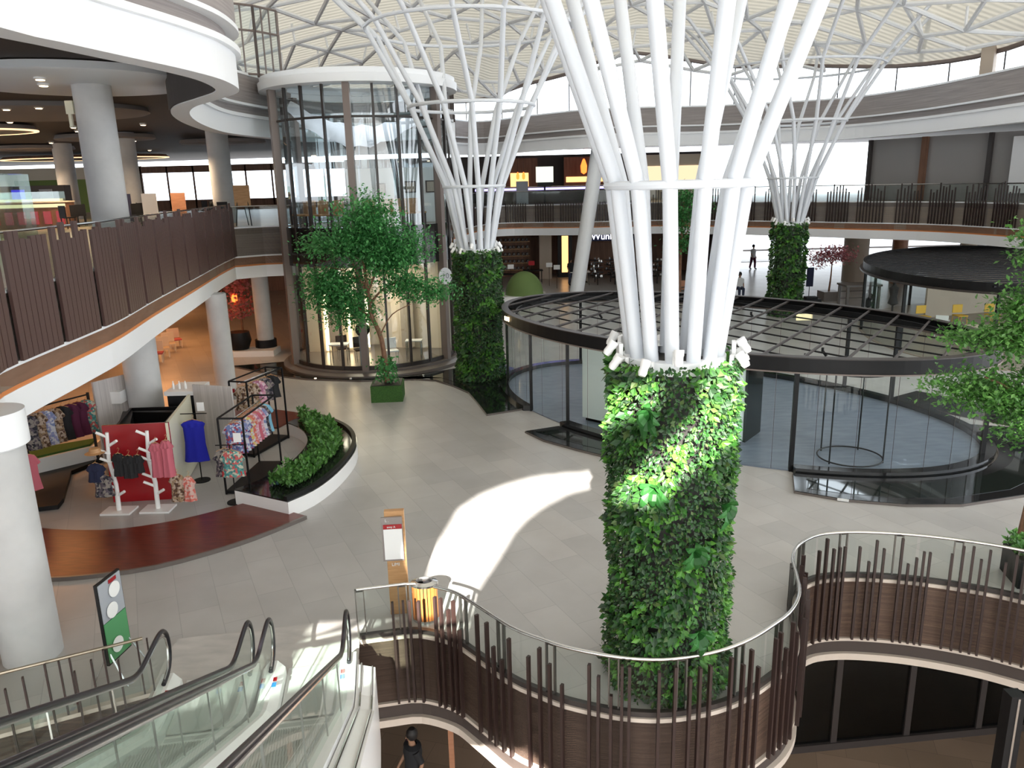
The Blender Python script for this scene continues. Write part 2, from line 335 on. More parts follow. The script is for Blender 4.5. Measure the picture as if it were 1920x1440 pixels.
# roof membrane and its steel network
RE = spline([(-16, -8, 13.0), (-17, 20, 13.0), (-15, 44, 12.6), (-9, 54, 12.2), (-4, 54.5, 11.9), (-1.4, 52.2, 11.8), (1.0, 50.2, 12.3), (3.7, 47.6, 12.6), (5.1, 46.6, 13.0), (7.0, 46.3, 13.45), (10.4, 46.3, 12.95),
             (12.9, 46.4, 12.6), (16.5, 44.6, 12.3), (19.5, 41.2, 11.75), (21.2, 37.5, 11.6), (22.0, 34.5, 11.85), (22.6, 31, 12.3), (24, 20, 13), (26, 5, 13), (26, -8, 13)], 1.2)
def roof_z(p, t): return p[2] + (17.0 - p[2]) * (1 - (1 - t) ** 2)
CEN = (5.0, 16.0); rows = 10; vs_, fs_ = [], []
for i in range(rows + 1):
    t = i / rows * 0.97
    for p in RE: vs_.append((p[0] + (CEN[0] - p[0]) * t, p[1] + (CEN[1] - p[1]) * t, roof_z(p, t)))
k = len(RE)
for i in range(rows):
    for j in range(k): fs_.append((i * k + j, i * k + (j + 1) % k, (i + 1) * k + (j + 1) % k, (i + 1) * k + j))
fs_.append(tuple((rows) * k + j for j in range(k)))
struct('ceiling', MB().add(vs_, fs_), 'roof_deck', smooth=True)
def roof_at(x, y):
    best = min(RE, key=lambda p: abs(math.atan2(p[1] - CEN[1], p[0] - CEN[0]) - math.atan2(y - CEN[1], x - CEN[0])))
    R_ = math.hypot(best[0] - CEN[0], best[1] - CEN[1]); t = max(0, 1 - math.hypot(x - CEN[0], y - CEN[1]) / R_)
    return roof_z(best, t) if t > 0 else best[2]
rg = random.Random(3); tr_ = MB(); nodes = {}
for i in range(-7, 12):
    for j in range(0, 14):
        x = i * 2.5 + (j % 2) * 1.25 + rg.uniform(-.5, .5); y = 22 + j * 2.3 + rg.uniform(-.5, .5)
        ang = math.atan2(y - CEN[1], x - CEN[0]); best = min(RE, key=lambda p: abs(math.atan2(p[1] - CEN[1], p[0] - CEN[0]) - ang))
        if math.hypot(x - CEN[0], y - CEN[1]) < 0.97 * math.hypot(best[0] - CEN[0], best[1] - CEN[1]): nodes[(i, j)] = (x, y, roof_at(x, y) - 0.75 - 0.5 * rg.random())
for (i, j), p in nodes.items():
    for d in ((1, 0), (0, 1), (-1 + (j % 2) * 2 if j % 2 else -1, 1)):
        q = nodes.get((i + d[0], j + d[1]))
        if q and rg.random() < 0.86: tr_.tube([p, q], 0.095, 6, caps=False)
    if rg.random() < 0.45: tr_.tube([p, (p[0] + rg.uniform(-.3, .3), p[1], p[2] + 0.9)], 0.06, 5, caps=False)
struct('ceiling_truss', tr_, 'white_paint', smooth=True)
struct('trim_17', MB().tube([(p[0], p[1], p[2] - 0.05) for p in RE[8:-4]], 0.12, 8), 'mullion_brown', smooth=True)

# clerestory glazing above the far ring: panes and posts
clr = [p for p in RE if p[1] > 26 and not (p[0] < -10)]
gp = MB(); fr = MB()
for a, b_ in zip(clr[:-1], clr[1:]):
    gp.add([(a[0], a[1], 10.35), (b_[0], b_[1], 10.35), (b_[0], b_[1], b_[2]), (a[0], a[1], a[2])], [(0, 1, 2, 3)])
wn = struct('window_1', gp, 'glass_sky')
for i, p in enumerate(clr):
    if i % 2 == 0: fr.tube([(p[0], p[1], 10.3), p], 0.035, 6)
fr.tube([(p[0], p[1], 10.4) for p in clr], 0.05, 6)
fr.build('window_frame', 'mullion_dark', wn)
# glazed bay over the left ring
gb = [(-10.4, 26.0), (-9.6, 28.2), (-8.55, 29.0), (-8.0, 29.9)]
g2 = MB(); f2 = MB()
for a, b_ in zip(gb[:-1], gb[1:]): g2.add([(*a, 10.3), (*b_, 10.3), (*b_, 12.6), (*a, 12.6)], [(0, 1, 2, 3)])
for a, b_ in zip(gb[:-1], gb[1:]):
    for t in (0, .33, .66, 1): f2.tube([(a[0] + (b_[0] - a[0]) * t, a[1] + (b_[1] - a[1]) * t, 10.3), (a[0] + (b_[0] - a[0]) * t, a[1] + (b_[1] - a[1]) * t, 12.6)], 0.05 if t in (0, 1) else 0.03, 6)
for z in (10.4, 11.8, 12.6): f2.tube([(*p, z) for p in gb], 0.04, 6)
wn = struct('window_2', g2, 'glass_tower'); f2.build('window_frame', 'mullion_brown', wn)
struct('wall_plant_room', MB().box((21.2, 36.4, 11.0), (0.9, 0.5, 1.7), 0.9), 'beige_wall')

# unseen wall added behind the viewer, cut by the openings so sun falls in patches
BY = -5.0
def to_wall(P):
    P = Vector(P); t = (BY - P.y) / SUN.y; Q = P + SUN * t; return (Q.x, Q.z)
patch_outlines = [
    [(2.35, 16.9, 0), (1.4, 16.85, 0), (0.43, 16.62, 0), (-0.2, 16.2, 0), (-0.75, 15.66, 0), (-1.15, 14.95, 0), (-1.28, 14.2, 0), (-1.52, 12.97, 0), (-1.50, 12.0, 0), (-1.50, 10.5, 0), (-0.78, 10.5, 0), (-0.7, 11.6, 0), (-0.36, 12.7, 0), (-0.07, 13.8, 0), (0.2, 14.45, 0), (0.55, 15.05, 0), (1.2, 15.8, 0), (2.3, 16.4, 0)],
    [(1.18, 8.5, 2.9), (1.61, 8.5, 2.79), (2.1, 8.5, 3.22), (2.8, 8.7, 3.65), (2.93, 8.7, 4.13), (2.91, 8.7, 4.89), (2.26, 8.5, 4.62), (2.1, 8.5, 3.92), (1.72, 8.5, 3.54), (1.29, 8.5, 3.16)],
    [(8.6, 16.95, 0), (9.3, 17.05, 0), (10.9, 17.9, 0), (11.75, 18.75, 0), (11.6, 19.1, 0), (10.6, 18.3, 0), (9.2, 17.4, 0)],
    [(-2.75, 10.0, 0.35), (-1.85, 10.0, 0.35), (-1.85, 10.2, -0.8), (-2.2, 10.2, -0.95), (-2.6, 10.1, -0.9), (-2.8, 10.0, -0.4)],
    [(-3.35, 8.0, 1.35), (-2.3, 8.0, 1.35), (-2.3, 8.0, 0.25), (-2.9, 8.0, 0.1), (-3.35, 8.0, 0.45)],
    [(-3.3, 6.0, 2.2), (-2.0, 6.0, 2.2), (-2.0, 6.0, 1.5), (-3.3, 6.0, 1.6)],
    [(-1.1, 10.2, -1.1), (-0.6, 9.7, -0.75), (-0.1, 9.1, -0.8), (0.5, 8.6, -1.25), (1.0, 8.4, -1.6), (0.0, 8.4, -2.4), (-1.2, 9.6, -1.9)],
]
polys = [[to_wall(p) for p in o_] for o_ in patch_outlines]
def spans(z):
    iv = []
    for P in polys:
        xs = []
        for (x0, z0), (x1, z1) in zip(P, P[1:] + P[:1]):
            if (z0 <= z) != (z1 <= z): xs.append(x0 + (x1 - x0) * (z - z0) / (z1 - z0))
        xs.sort(); iv += list(zip(xs[::2], xs[1::2]))
    iv.sort(); out_ = []
    for a, b_ in iv:
        if out_ and a <= out_[-1][1]: out_[-1][1] = max(out_[-1][1], b_)
        else: out_.append([a, b_])
    return out_
mbw = MB(); zlo = min(z for P in polys for x, z in P) - .05; zhi = max(z for P in polys for x, z in P) + .05
def sheet_quad(x0, x1, z0, z1): mbw.add([(x0, BY, z0), (x1, BY, z0), (x1, BY, z1), (x0, BY, z1)], [(0, 1, 2, 3)])
sheet_quad(-26, 30, -5.3, zlo); sheet_quad(-26, 30, zhi, 20)
z = zlo
while z < zhi - 1e-6:
    h = min(0.05, zhi - z); x = -26.0
    for a, b_ in spans(z + h / 2) + [[30.0, 30.0]]:
        if a > x: sheet_quad(x, a, z, z + h)
        x = b_
    z += h
struct('wall_sun_mask', mbw, 'frosted')

# landing plates and carpets of the floor
struct('floor', MB().prism([(-5.08, 9.9), (-4.9, 8.9), (-2.2, 9.3), (-2.36, 10.3), (-2.5, 10.82), (-5.1, 10.38)], 0.0, 0.022), 'marble')

# ================================================================ GLASS DRUM (round tower)
TC = (-5.25, 29.9); TR = 3.12; A0 = -PI / 2 + 0.04
tw = thing('glass_drum_building', 'round two-storey glass drum with brown posts, black band and white rim, behind the potted tree', 'building', (TC[0], TC[1], 0))
MB().lathe([(TR + .42, 0), (TR + .42, .12), (TR + .2, .2), (TR + .2, .26), (0, .26)], n=72).build('plinth', 'stone_edge', tw, True)
MB().lathe([(TR + .02, .26), (TR + .02, .40), (TR - .08, .40)], n=72).build('sill', 'mullion_dark', tw)
MB().lathe([(TR, .4), (TR, 3.86)], n=72).build('glass_wall', 'glass_tower', tw, True)
MB().lathe([(TR, 5.2), (TR, 9.82)], n=72).build('glass_wall', 'glass_tower', tw, True)
MB().lathe([(TR - .1, 3.86), (TR + .03, 3.86), (TR + .03, 5.2), (TR - .1, 5.2)], n=72).build('band', 'black_stone', tw, True)
MB().lathe([(0, 5.0), (TR - .1, 5.0), (TR - .1, 5.18), (0, 5.18)], n=48).build('upper_floor', 'floor_upper', tw)
MB().lathe([(0, 3.86), (TR - .1, 3.86), (TR - .1, 3.9)], n=48).build('lower_ceiling', 'cream_wall', tw)
MB().lathe([(TR - .2, 9.76), (TR + .38, 9.8), (TR + .40, 10.06), (TR + .30, 10.08), (TR + .32, 10.24), (TR + .1, 10.28), (TR - .3, 10.28)], n=72).build('roof_rim', 'white_paint', tw, True)
MB().lathe([(TR + .0, 8.72), (TR + .03, 8.74), (TR + .03, 8.78), (TR, 8.80)], n=72).build('transom', 'mullion_dark', tw, True)
for k in range(24):
    a = A0 + (k - 12) * PI / 12
    thick = k % 4 == 0
    if math.cos(a + PI / 2) < -0.55: continue
    if thick: MB().box((math.cos(a) * (TR + .08), math.sin(a) * (TR + .08), 5.05), (0.26, 0.22, 9.6), a).build('post', 'mullion_brown', tw)
    else: MB().box((math.cos(a) * TR, math.sin(a) * TR, 5.05), (0.10, 0.075, 9.5), a).build('mullion', 'mullion_dark', tw)
def tpt(px_ang, r, z): a = A0 + math.radians(px_ang); return (TC[0] + math.cos(a) * r, TC[1] + math.sin(a) * r, z)
# drum, upper floor: white boards with pictures, a drape, wooden chairs
bd = thing('exhibition_board', 'white exhibition boards with small framed pictures inside the glass drum', 'board', (TC[0], TC[1], 5.18))
MB().box((0.15, 0.1, 1.0), (1.75, .06, 2.0)).box((1.95, 0.35, 1.0), (1.5, .06, 2.0), 0.25).build('panel', 'plastic_white', bd)
for x, z, a, w_, h_ in ((0.55, 1.25, 0, .34, .42), (1.62, 1.3, .25, .42, .42), (2.35, 1.3, .25, .34, .44)):
    y = 0.05 if a == 0 else 0.3 + (x - 1.95) * .25
    MB().box((x, y, z), (w_, .04, h_), a).build('picture_frame', 'mullion_dark', bd)
    MB().box((x + .01, y - .025, z), (w_ - .08, .02, h_ - .08), a).build('picture', 'beige_wall', bd)
dr = MB(); vs_, fs_ = [], []
for i in range(25):
    u = i / 24
    for j in range(9):
        v = j / 8; x = -2.6 + 5.0 * u; sag = 1.25 * math.sin(PI * u) ** 0.8
        vs_.append((x, -1.0 + 1.1 * v + .12 * math.sin(u * 26 + v * 5), 4.2 - sag * (1 - v * .35) - (1 - v) * .35 + (1 - u) * .2 + .05 * math.sin(u * 40)))
for i in range(24):
    for j in range(8): fs_.append((i * 9 + j, (i + 1) * 9 + j, (i + 1) * 9 + j + 1, i * 9 + j + 1))
tag(dr.add(vs_, fs_).build('hanging_drape', 'fabric_grey', None, True, loc=(TC[0] + .1, TC[1], 5.2)), 'grey fabric drape hanging in swags under the roof of the glass drum', 'drape')
def drum_chair(label, group, loc, rz):
    t = thing('rattan_chair', label, 'chair', loc, rz, group)
    MB().box((0, 0, .42), (.46, .44, .06)).build('seat', 'wood_light', t, bevel=.01)
    MB().box((0, .22, .68), (.46, .05, .48)).build('backrest', 'wood_light', t, bevel=.01)
    for sx in (-1, 1):
        for sy in (-1, 1): MB().box((sx * .2, sy * .18, .2), (.035, .035, .4)).build('leg', 'mullion_dark', t)
    return t
ch0 = drum_chair('light rattan-backed chair along the window of the glass drum upper floor', 'chairs along the drum window', tpt(25, 2.55, 5.18), A0 + math.radians(25) - PI / 2 + PI)
for k, a in enumerate((38, 51, 9, -18, -33, -48, -62)): dup(ch0, tpt(a, 2.55, 5.18), A0 + math.radians(a) - PI / 2 + PI)
# drum, lower floor: beauty shop
pt = thing('shop_partition', 'cream shop partition walls with lit niches inside the lower glass drum', 'partition', (TC[0], TC[1], .26))
MB().box((-1.5, .3, 1.75), (2.4, .1, 3.5)).box((1.7, .6, 1.75), (2.4, .1, 3.5), -.2).box((0, 1.5, 1.75), (4.5, .1, 3.5)).build('wall_panel', 'cream_wall', pt)
MB().box((-1.95, .22, 1.2), (.12, .04, 2.3)).box((-1.05, .22, 1.1), (.10, .04, 1.9)).box((-.35, .22, 1.1), (.10, .04, 1.9)).build('light_strip', 'lamp_warm', pt)
MB().box((-1.6, .2, 1.5), (.5, .12, 2.6)).box((1.2, .35, 1.3), (.5, .1, 2.4)).build('door', 'beige_wall', pt)
t = thing('standing_mirror', 'round dark-framed mirror on a grey stand inside the lower drum', 'mirror', tpt(-4, 2.3, .26))
MB().lathe([(.0, -.03), (.26, -.03), (.26, .03), (.2, .04), (0, .04)], n=24).build('mirror_frame', 'black_metal', t).rotation_euler = (PI / 2, 0, 0)
t.children[0].location = (0, 0, 1.3)
MB().box((0, .05, .55), (.3, .2, 1.1)).build('stand', 'fabric_grey', t); MB().box((0, -.06, 1.27), (.12, .03, .14)).build('lamp', 'lamp_warm', t)
def side_table(name, label, cat, loc, w_, h_, m1, m2, group=None, rz=0, d_=None):
    t = thing(name, label, cat, loc, rz, group); d_ = d_ or w_ * .7
    MB().box((0, 0, h_), (w_, d_, .04)).build('tabletop', m1, t, bevel=.008)
    for sx in (-1, 1):
        for sy in (-1, 1): MB().box((sx * w_ * .44, sy * d_ * .42, h_ / 2), (.03, .03, h_)).build('leg', m2, t)
    return t
side_table('shop_table', 'small white shop table at the left of the lower drum window', 'table', tpt(-28, 2.3, .26), .7, .75, 'plastic_white', 'steel')
side_table('shop_table', 'white side table at the right of the lower drum window', 'table', tpt(42, 2.4, .26), .6, .75, 'plastic_white', 'steel')
for a, m1, lb in ((-40, 'black_metal', 'black chair left of the white table in the lower drum shop'), (-13.5, 'black_metal', 'black stool left of the round mirror in the lower drum shop'), (22, 'plastic_white', 'white chair at the middle of the lower drum shop')):
    t = thing('shop_chair', lb, 'chair', tpt(a, 1.7 if a < 0 else 2.2, .26), .4)
    MB().box((0, 0, .45), (.42, .42, .06)).build('seat', m1, t, bevel=.02); MB().box((0, .2, .7), (.42, .05, .4)).build('backrest', m1, t, bevel=.02)
    for sx in (-1, 1):
        for sy in (-1, 1): MB().box((sx * .17, sy * .17, .21), (.025, .025, .42)).build('leg', 'steel', t)
os_ = thing('oval_sign', 'small white oval sign with dark markings on the right post of the glass drum', 'sign', (-2.3, 28.1, 3.35), .3)
MB().lathe([(0, -.03), (.24, -.03), (.24, .03), (0, .03)], n=28, sy=1.25).build('plate', 'white_paint', os_).rotation_euler = (PI / 2, 0, 0)
text('10', .26, 'fabric_grey', os_, (0, -.04, 0))
MB().tube([(0, .03, 0), (-.1, .5, 0)], .02, 6).build('bracket', 'mullion_dark', os_)
spot_area('drum_shop_lamp', (TC[0], TC[1] - 1.2, 3.75), 2.6, 130, (1, .85, .62))
spot_area('drum_upper_lamp', (TC[0], TC[1] - .5, 9.6), 3.0, 60, (.95, .97, 1))

# ================================================================ GREEN COLUMNS WITH TUBE CROWNS
def leaf_cloud(mb, pts, size, r_, droop=0.3):
    """folded leaves: pts = (position, outward normal)"""
    for p, nrm in pts:
        nrm = Vector(nrm); s_ = size * r_.uniform(.6, 1.45)
        d = Vector((r_.uniform(-1, 1), r_.uniform(-1, 1), r_.uniform(-1, .6) - droop)) + nrm * r_.uniform(.1, .9); d.normalize()
        sd_ = d.cross(nrm); sd_ = sd_.normalized() if sd_.length > 1e-3 else Vector((1, 0, 0))
        up_ = sd_.cross(d).normalized(); p = Vector(p)
        mb.add([p, p + d * s_ * .5 + sd_ * s_ * .3 + up_ * s_ * .08, p + d * s_, p + d * s_ * .5 - sd_ * s_ * .3 + up_ * s_ * .08], [(0, 1, 2), (0, 2, 3)])
def green_column(label, x, y, n, size, seed, nt_=13, tube_r=.084, full=True, hr=(.50, .77, 1.68, 3.0)):
    r_ = random.Random(seed); t = thing('planted_column', label, 'column', (x, y, 0)); Rd, Hd = .66, 4.4
    MB().lathe([(Rd - .05, 0), (Rd - .05, Hd - .05), (0, Hd - .05)], n=32).build('planting_drum', 'soil', t)
    cam_dir = Vector((-x, -y, 0)).normalized(); pts = []
    while len(pts) < n:
        a = r_.uniform(0, 2 * PI)
        if math.cos(a) * cam_dir.x + math.sin(a) * cam_dir.y < -.5 and r_.random() < .8: continue
        z = r_.uniform(0.02, Hd + .05); nn = noise.noise(Vector((math.cos(a) * 2.2, math.sin(a) * 2.2, z * 1.6 + seed)))
        rr = Rd + .02 + (.10 + .10 * nn) * r_.random() ** .7 + (.05 if z < .6 else 0) * r_.random()
        pts.append(((rr * math.cos(a), rr * math.sin(a), z), (math.cos(a), math.sin(a), 0)))
    m1 = MB(); m2 = MB(); m3 = MB()
    A = [];B = [];D = []
    for p in pts:
        q = noise.noise(Vector(p[0]) * 2.3 + Vector((seed, 0, 0)))
        (A if q < .12 else (B if q < .3 else D)).append(p)
    leaf_cloud(m1, A, size, r_); leaf_cloud(m2, B, size * 1.35, r_); leaf_cloud(m3, D, size * 1.7, r_)
    tag(m1.build('foliage', 'leaf_wall', t), kind='stuff'); tag(m2.build('foliage', 'leaf_light', t), 'lighter green ivy patches', kind='stuff'); tag(m3.build('foliage', 'leaf_wall', t), 'broad dark leaves', kind='stuff')
    if full:   # strap-leaved ferns standing out of the wall of leaves
        for aa, z in ((-2.0, 3.0), (-1.4, 2.2), (-1.3, 1.1), (-2.1, 3.9), (-.9, 2.7)):
            mf = MB()
            for k in range(8):
                th = k * PI / 4 + r_.uniform(-.2, .2); L = r_.uniform(.12, .24); nrm = Vector((math.cos(aa), math.sin(aa), 0)); tg = Vector((-math.sin(aa), math.cos(aa), 0))
                d = tg * math.cos(th) + Vector((0, 0, 1)) * math.sin(th); s2 = d.cross(nrm).normalized(); P0 = nrm * (Rd + .12) + Vector((0, 0, z)); vv = []
                for i, (u, w_) in enumerate(((0, .012), (.3, .045), (.6, .05), (.85, .03), (1, .003))):
                    c = P0 + d * L * u + nrm * (.16 * math.sin(u * 2.6)) - Vector((0, 0, .10 * u * u)); vv += [c + s2 * w_, c + nrm * .012, c - s2 * w_]
                mf.add(vv, [f for i in range(4) for f in ((3 * i, 3 * i + 1, 3 * i + 4, 3 * i + 3), (3 * i + 1, 3 * i + 2, 3 * i + 5, 3 * i + 4))])
            mf.build('fern', 'leaf_fern', t)
    MB().lathe([(.45, Hd - .1), (.62, Hd - .1), (.62, Hd + .05), (.45, Hd + .05)], n=32).build('collar', 'white_paint', t, True)
    hz = [4.35, 6.45, 8.9, 11.2]
    for i in range(nt_):
        ph = 2 * PI * (i + .25) / nt_; tw_ = -.12 if full else -.19
        P = [(hr[j] * math.cos(ph + tw_ * j * .75), hr[j] * math.sin(ph + tw_ * j * .75), hz[j]) for j in range(4)]
        P.append((5.3 * math.cos(ph + tw_ * 2.1), 5.3 * math.sin(ph + tw_ * 2.1), 13.2)); P.append((7.0 * math.cos(ph + tw_ * 2.4), 7.0 * math.sin(ph + tw_ * 2.4), 14.4))
        MB().tube(P, [tube_r] * 3 + [tube_r * .9] * 3, 12).build('crown_tube', 'white_tube', t, True)
    for j, rr in ((1, .05), (2, .055), (3, .055)):
        R_ = hr[j] + .06; MB().tube([(R_ * math.cos(a * PI / 12), R_ * math.sin(a * PI / 12), hz[j]) for a in range(24)], rr, 8, closed=True).build('hoop', 'white_tube', t, True)
    for k, a in enumerate((-2.75, -2.95, -2.2, -1.72, -.45, -.25, -.1, .6, 1.6, 2.6)):
        cx_, cy_ = .72 * math.cos(a), .72 * math.sin(a); zz = Hd + (.12 if k % 2 else -.02)
        sp = MB().box((cx_ * .97, cy_ * .97, zz + .02), (.05, .12, .16), a).build('spotlight_bracket', 'plastic_white', t, bevel=.006)
        h_ = MB().lathe([(0, -.10), (.04, -.10), (.055, -.06), (.05, .0), (.06, .03), (.06, .09), (0, .09)], n=14).build('spotlight', 'plastic_white', sp, True)
        h_.location = (cx_ * 1.13, cy_ * 1.13, zz + .05); h_.rotation_euler = (r_.uniform(-.4, .4) + .5 * math.sin(a), -.6 * math.cos(a), 0)
    return t
green_column('nearest ivy-covered column with thick white tubes fanning out above, at the wavy railing', 1.99, 9.30, 17000, .062, 1)
green_column('ivy-covered column with white tube crown standing in the black pool between glass drum and pavilion', -1.08, 26.2, 12000, .085, 2, full=False, nt_=14, hr=(.50, .93, 1.95, 3.15))
green_column('farthest ivy-covered column with white tube crown, right of centre behind the pavilion', 13.3, 37.4, 6000, .11, 3, full=False, nt_=14, hr=(.52, 1.05, 2.1, 3.5))

# ================================================================ CONCRETE COLUMNS
def conc(label, x, y, r_, z0, z1, top=None, group=None, m_='concrete', base=None):
    o = thing('concrete_column', label, 'column', (x, y, z0), group=group)
    MB().lathe([(0, 0), (r_, 0), (r_, z1 - z0), (0, z1 - z0)], n=32).build('shaft', m_, o, True)
    if top: MB().lathe([(r_ + .03, z1 - z0 - top), (r_ + .07, z1 - z0 - top + .03), (r_ + .07, z1 - z0), (0, z1 - z0 + .002)], n=32).build('capital', 'white_paint', o, True)
    if base: MB().lathe([(r_ + .1, 0), (r_ + .1, base), (r_, base)], n=32).build('plinth', 'black_metal', o)
    return o
conc('thick round concrete column at the left edge, nearest under the balcony', -7.1, 10.1, .39, 0, 3.7, .5)
conc('round concrete column rising out of the red and cream kiosk', -9.35, 19.2, .42, 0, 3.3)
conc('round concrete column standing free on the tiles behind the red deck', -9.5, 25.1, .33, 0, 3.3)
conc('round column on a black base beside the glass drum, orange light behind', -10.1, 31.6, .33, 0, 3.3, base=.55)
conc('big round column on the upper left floor just behind the slatted fence', -9.85, 19.8, .43, 5.15, 9.25)
conc('round column on the upper floor left of the glass drum', -12.2, 34.5, .45, 5.15, 9.25)
conc('upper floor column in the middle distance, second left of the glass drum', -17.8, 38, .5, 5.15, 9.25)
conc('upper floor column in front of the bright windows on the left', -24.5, 45, .5, 5.15, 9.25)
conc('brown upper floor column by the food counter', -26.5, 40.5, .5, 5.15, 9.25)
conc('upper floor column left of the food counter', -37, 44, .5, 5.15, 9.25)
st = thing('leaning_column', 'straight white column leaning to the right in front of the far balcony', 'column', (4.0, 46.6, 0))
MB().tube([(0, 0, 0), (1.35, .3, 8.5)], [.42, .42], 20).build('shaft', 'white_paint', st, True)
for x, y, lb in ((21.9, 49.5, 'wide pale column at the bright opening behind the slatted pavilion'), (23.9, 48, 'orange-lit column behind the slatted pavilion roof'), (27.5, 47.0, 'dark column behind the middle of the slatted pavilion'), (14.0, 60, 'thin column at the bright entrance opening')):
    conc(lb, x, y, .75 if 21 < x < 22.5 else .45, 0, 3.3, m_='beige_wall' if x != 23.9 else 'terracotta')  # orange light on one column is put into its colour

# ================================================================ OVAL GLASS PAVILION
PC = Vector((5.76, 22.09)); PU = Vector((-.7137, .7004)); PV = Vector((.7004, .7137)); PA, PB = 7.27, 4.34
def ell(th, k=1.0, e=0.0): p = PC + PU * ((PA * k + e) * math.cos(th)) + PV * ((PB * k + e) * math.sin(th)); return (p.x, p.y)
def ang_of(x, y): d = Vector((x, y)) - PC; return math.atan2(d.dot(PV) / PB, d.dot(PU) / PA)
pv = thing('glass_pavilion', 'big oval glass pavilion with black ring roof of open black bars', 'pavilion', (0, 0, 0))
ring = [ell(i * PI / 48) for i in range(96)]
MB().band(ring, 2.34, 2.66, 0, .05, -1, True).build('roof_ring', 'black_metal', pv)
MB().band(ring, 2.655, 2.68, .03, .22, -1, True).build('ring_cap', 'mullion_dark', pv); MB().band(ring, 2.31, 2.34, .03, .25, -1, True).build('ring_lip', 'mullion_brown', pv)
MB().band([ell(i * PI / 48, .93) for i in range(96)], 2.42, 2.56, 0, .05, -1, True).build('inner_ring', 'black_metal', pv)
def chord(n, c_, k=.985):
    """ends of the line n.p = c inside the oval"""
    d = Vector((-n.y, n.x)); P0 = n * c_; xs = []
    a = [(P0 - PC).dot(PU) / (PA * k), (P0 - PC).dot(PV) / (PB * k)]; b_ = [d.dot(PU) / (PA * k), d.dot(PV) / (PB * k)]
    A_ = b_[0] ** 2 + b_[1] ** 2; B_ = 2 * (a[0] * b_[0] + a[1] * b_[1]); C_ = a[0] ** 2 + a[1] ** 2 - 1; D_ = B_ * B_ - 4 * A_ * C_
    if D_ <= 0: return None
    return [P0 + d * ((-B_ - math.sqrt(D_)) / (2 * A_)), P0 + d * ((-B_ + math.sqrt(D_)) / (2 * A_))]
n1 = Vector((.819, -.574)); n2 = Vector((.839, .545))
for i in range(-10, 12):
    e = chord(n1, -7.9 + .86 * i + .1)
    if e and (e[1] - e[0]).length > .8: MB().tube([(*e[0], 2.62), (*e[1], 2.62)], .035, 6).build('roof_beam', 'mullion_dark', pv)
for i in range(-10, 12):
    e = chord(n2, 16.69 + .9 * i)
    if e and (e[1] - e[0]).length > .8: MB().tube([(*e[0], 2.50), (*e[1], 2.50)], .022, 6).build('cross_beam', 'black_metal', pv)
for k, (i, j) in enumerate(((3, 4), (5, 6), (6, 9), (8, 7), (9, 10), (4, 9), (7, 11))):
    p = PC + PU * (2.2 * math.sin(k * 2.1)) * 2 + PV * (2.4 * math.cos(k * 1.7)); MB().tube([(p.x, p.y, 2.5), (p.x, p.y, 2.42), (p.x + .08, p.y - .06, 2.3)], .035, 8).build('track_spot', 'black_metal', pv)
posts = [(0.62, 22.07), (1.40, 20.45), (6.32, 16.55), (10.96, 17.1), (11.04, 21.88), (10.25, 23.28)]
angs = [ang_of(*p) for p in posts] + [ang_of(2.4, 28.2), ang_of(-.1, 25.4), ang_of(7.0, 26.7)]
for a in angs: p = ell(a, .985); MB().box((p[0], p[1], 1.17), (.09, .09, 2.34)).build('post', 'black_metal', pv)
gl = MB(); NS = 44
for i in range(NS):
    a = i * 2 * PI / NS + .02; b_ = (i + 1) * 2 * PI / NS + .012
    gl.sheet([ell(a + (b_ - a) * t / 3, .985) for t in range(4)], .03, 2.33)
gl.build('glass_wall', 'glass_clear', pv)
jt = MB()
for i in range(NS): p = ell(i * 2 * PI / NS + .016, .986); jt.box((p[0], p[1], 1.17), (.008, .008, 2.3))
jt.build('glass_joints', 'mullion_dark', pv)
e_in = [ell(i * PI / 48, .985) for i in range(96)]
MB().prism(e_in, 0.0, 0.03).build('pavilion_floor', 'pav_floor', pv)
aL, aR = ang_of(.62, 22.07), ang_of(1.4, 20.45)
# kerb leaves the two doorways open
def arc(a0, a1, k, e=0.0, n=40): return [ell(a0 + (a1 - a0) * i / n, k, e) for i in range(n + 1)]
def sarc(pa, pb, e, n=30, k=.985):
    a, b_ = ang_of(*pa), ang_of(*pb)
    while b_ - a > PI: b_ -= 2 * PI
    while b_ - a < -PI: b_ += 2 * PI
    return arc(a, b_, k, e, n)
full_ring = sarc((6.32, 16.55), (11.9, 19.6), 0) + sarc((11.9, 19.6), (8.0, 26.0), 0)[1:] + sarc((8.0, 26.0), (1.0, 28.0), 0)[1:] + sarc((1.0, 28.0), (.62, 22.07), 0)[1:]
for pth in (sarc((1.4, 20.45), (4.2, 17.9), 0), full_ring):
    rr = [Vector(p) for p in pth]; oo = [tuple(p + (p - PC).normalized() * .24) for p in rr]; ii = [tuple(p - (p - PC).normalized() * .05) for p in rr]
    MB().prism(oo + ii[::-1], .0, .16).build('kerb', 'black_stone', pv)
fr_ = MB(); box_w = [(1.95, 20.9), (4.35, 18.9), (5.9, 20.3), (3.4, 22.7)]
bx = thing('white_partition_box', 'tall white box room inside the oval glass pavilion, behind the nearest ivy column', 'partition', (0, 0, .03))
MB().prism([(1.95, 20.9), (4.35, 18.75), (5.0, 19.5), (2.7, 21.7)], .10, 2.2).build('panel', 'box_white', bx); MB().prism([(2.05, 20.92), (4.33, 18.87), (4.9, 19.5), (2.72, 21.6)], 0, .1).build('plinth', 'black_metal', bx)
b2_ = thing('white_partition_box', 'white box with a dark mirrored side inside the pavilion, right of the nearest ivy column', 'partition', (0, 0, .03))
MB().prism([(5.15, 18.0), (5.75, 18.55), (5.4, 18.95), (4.85, 18.35)], .08, 2.1).build('panel', 'box_white', b2_)
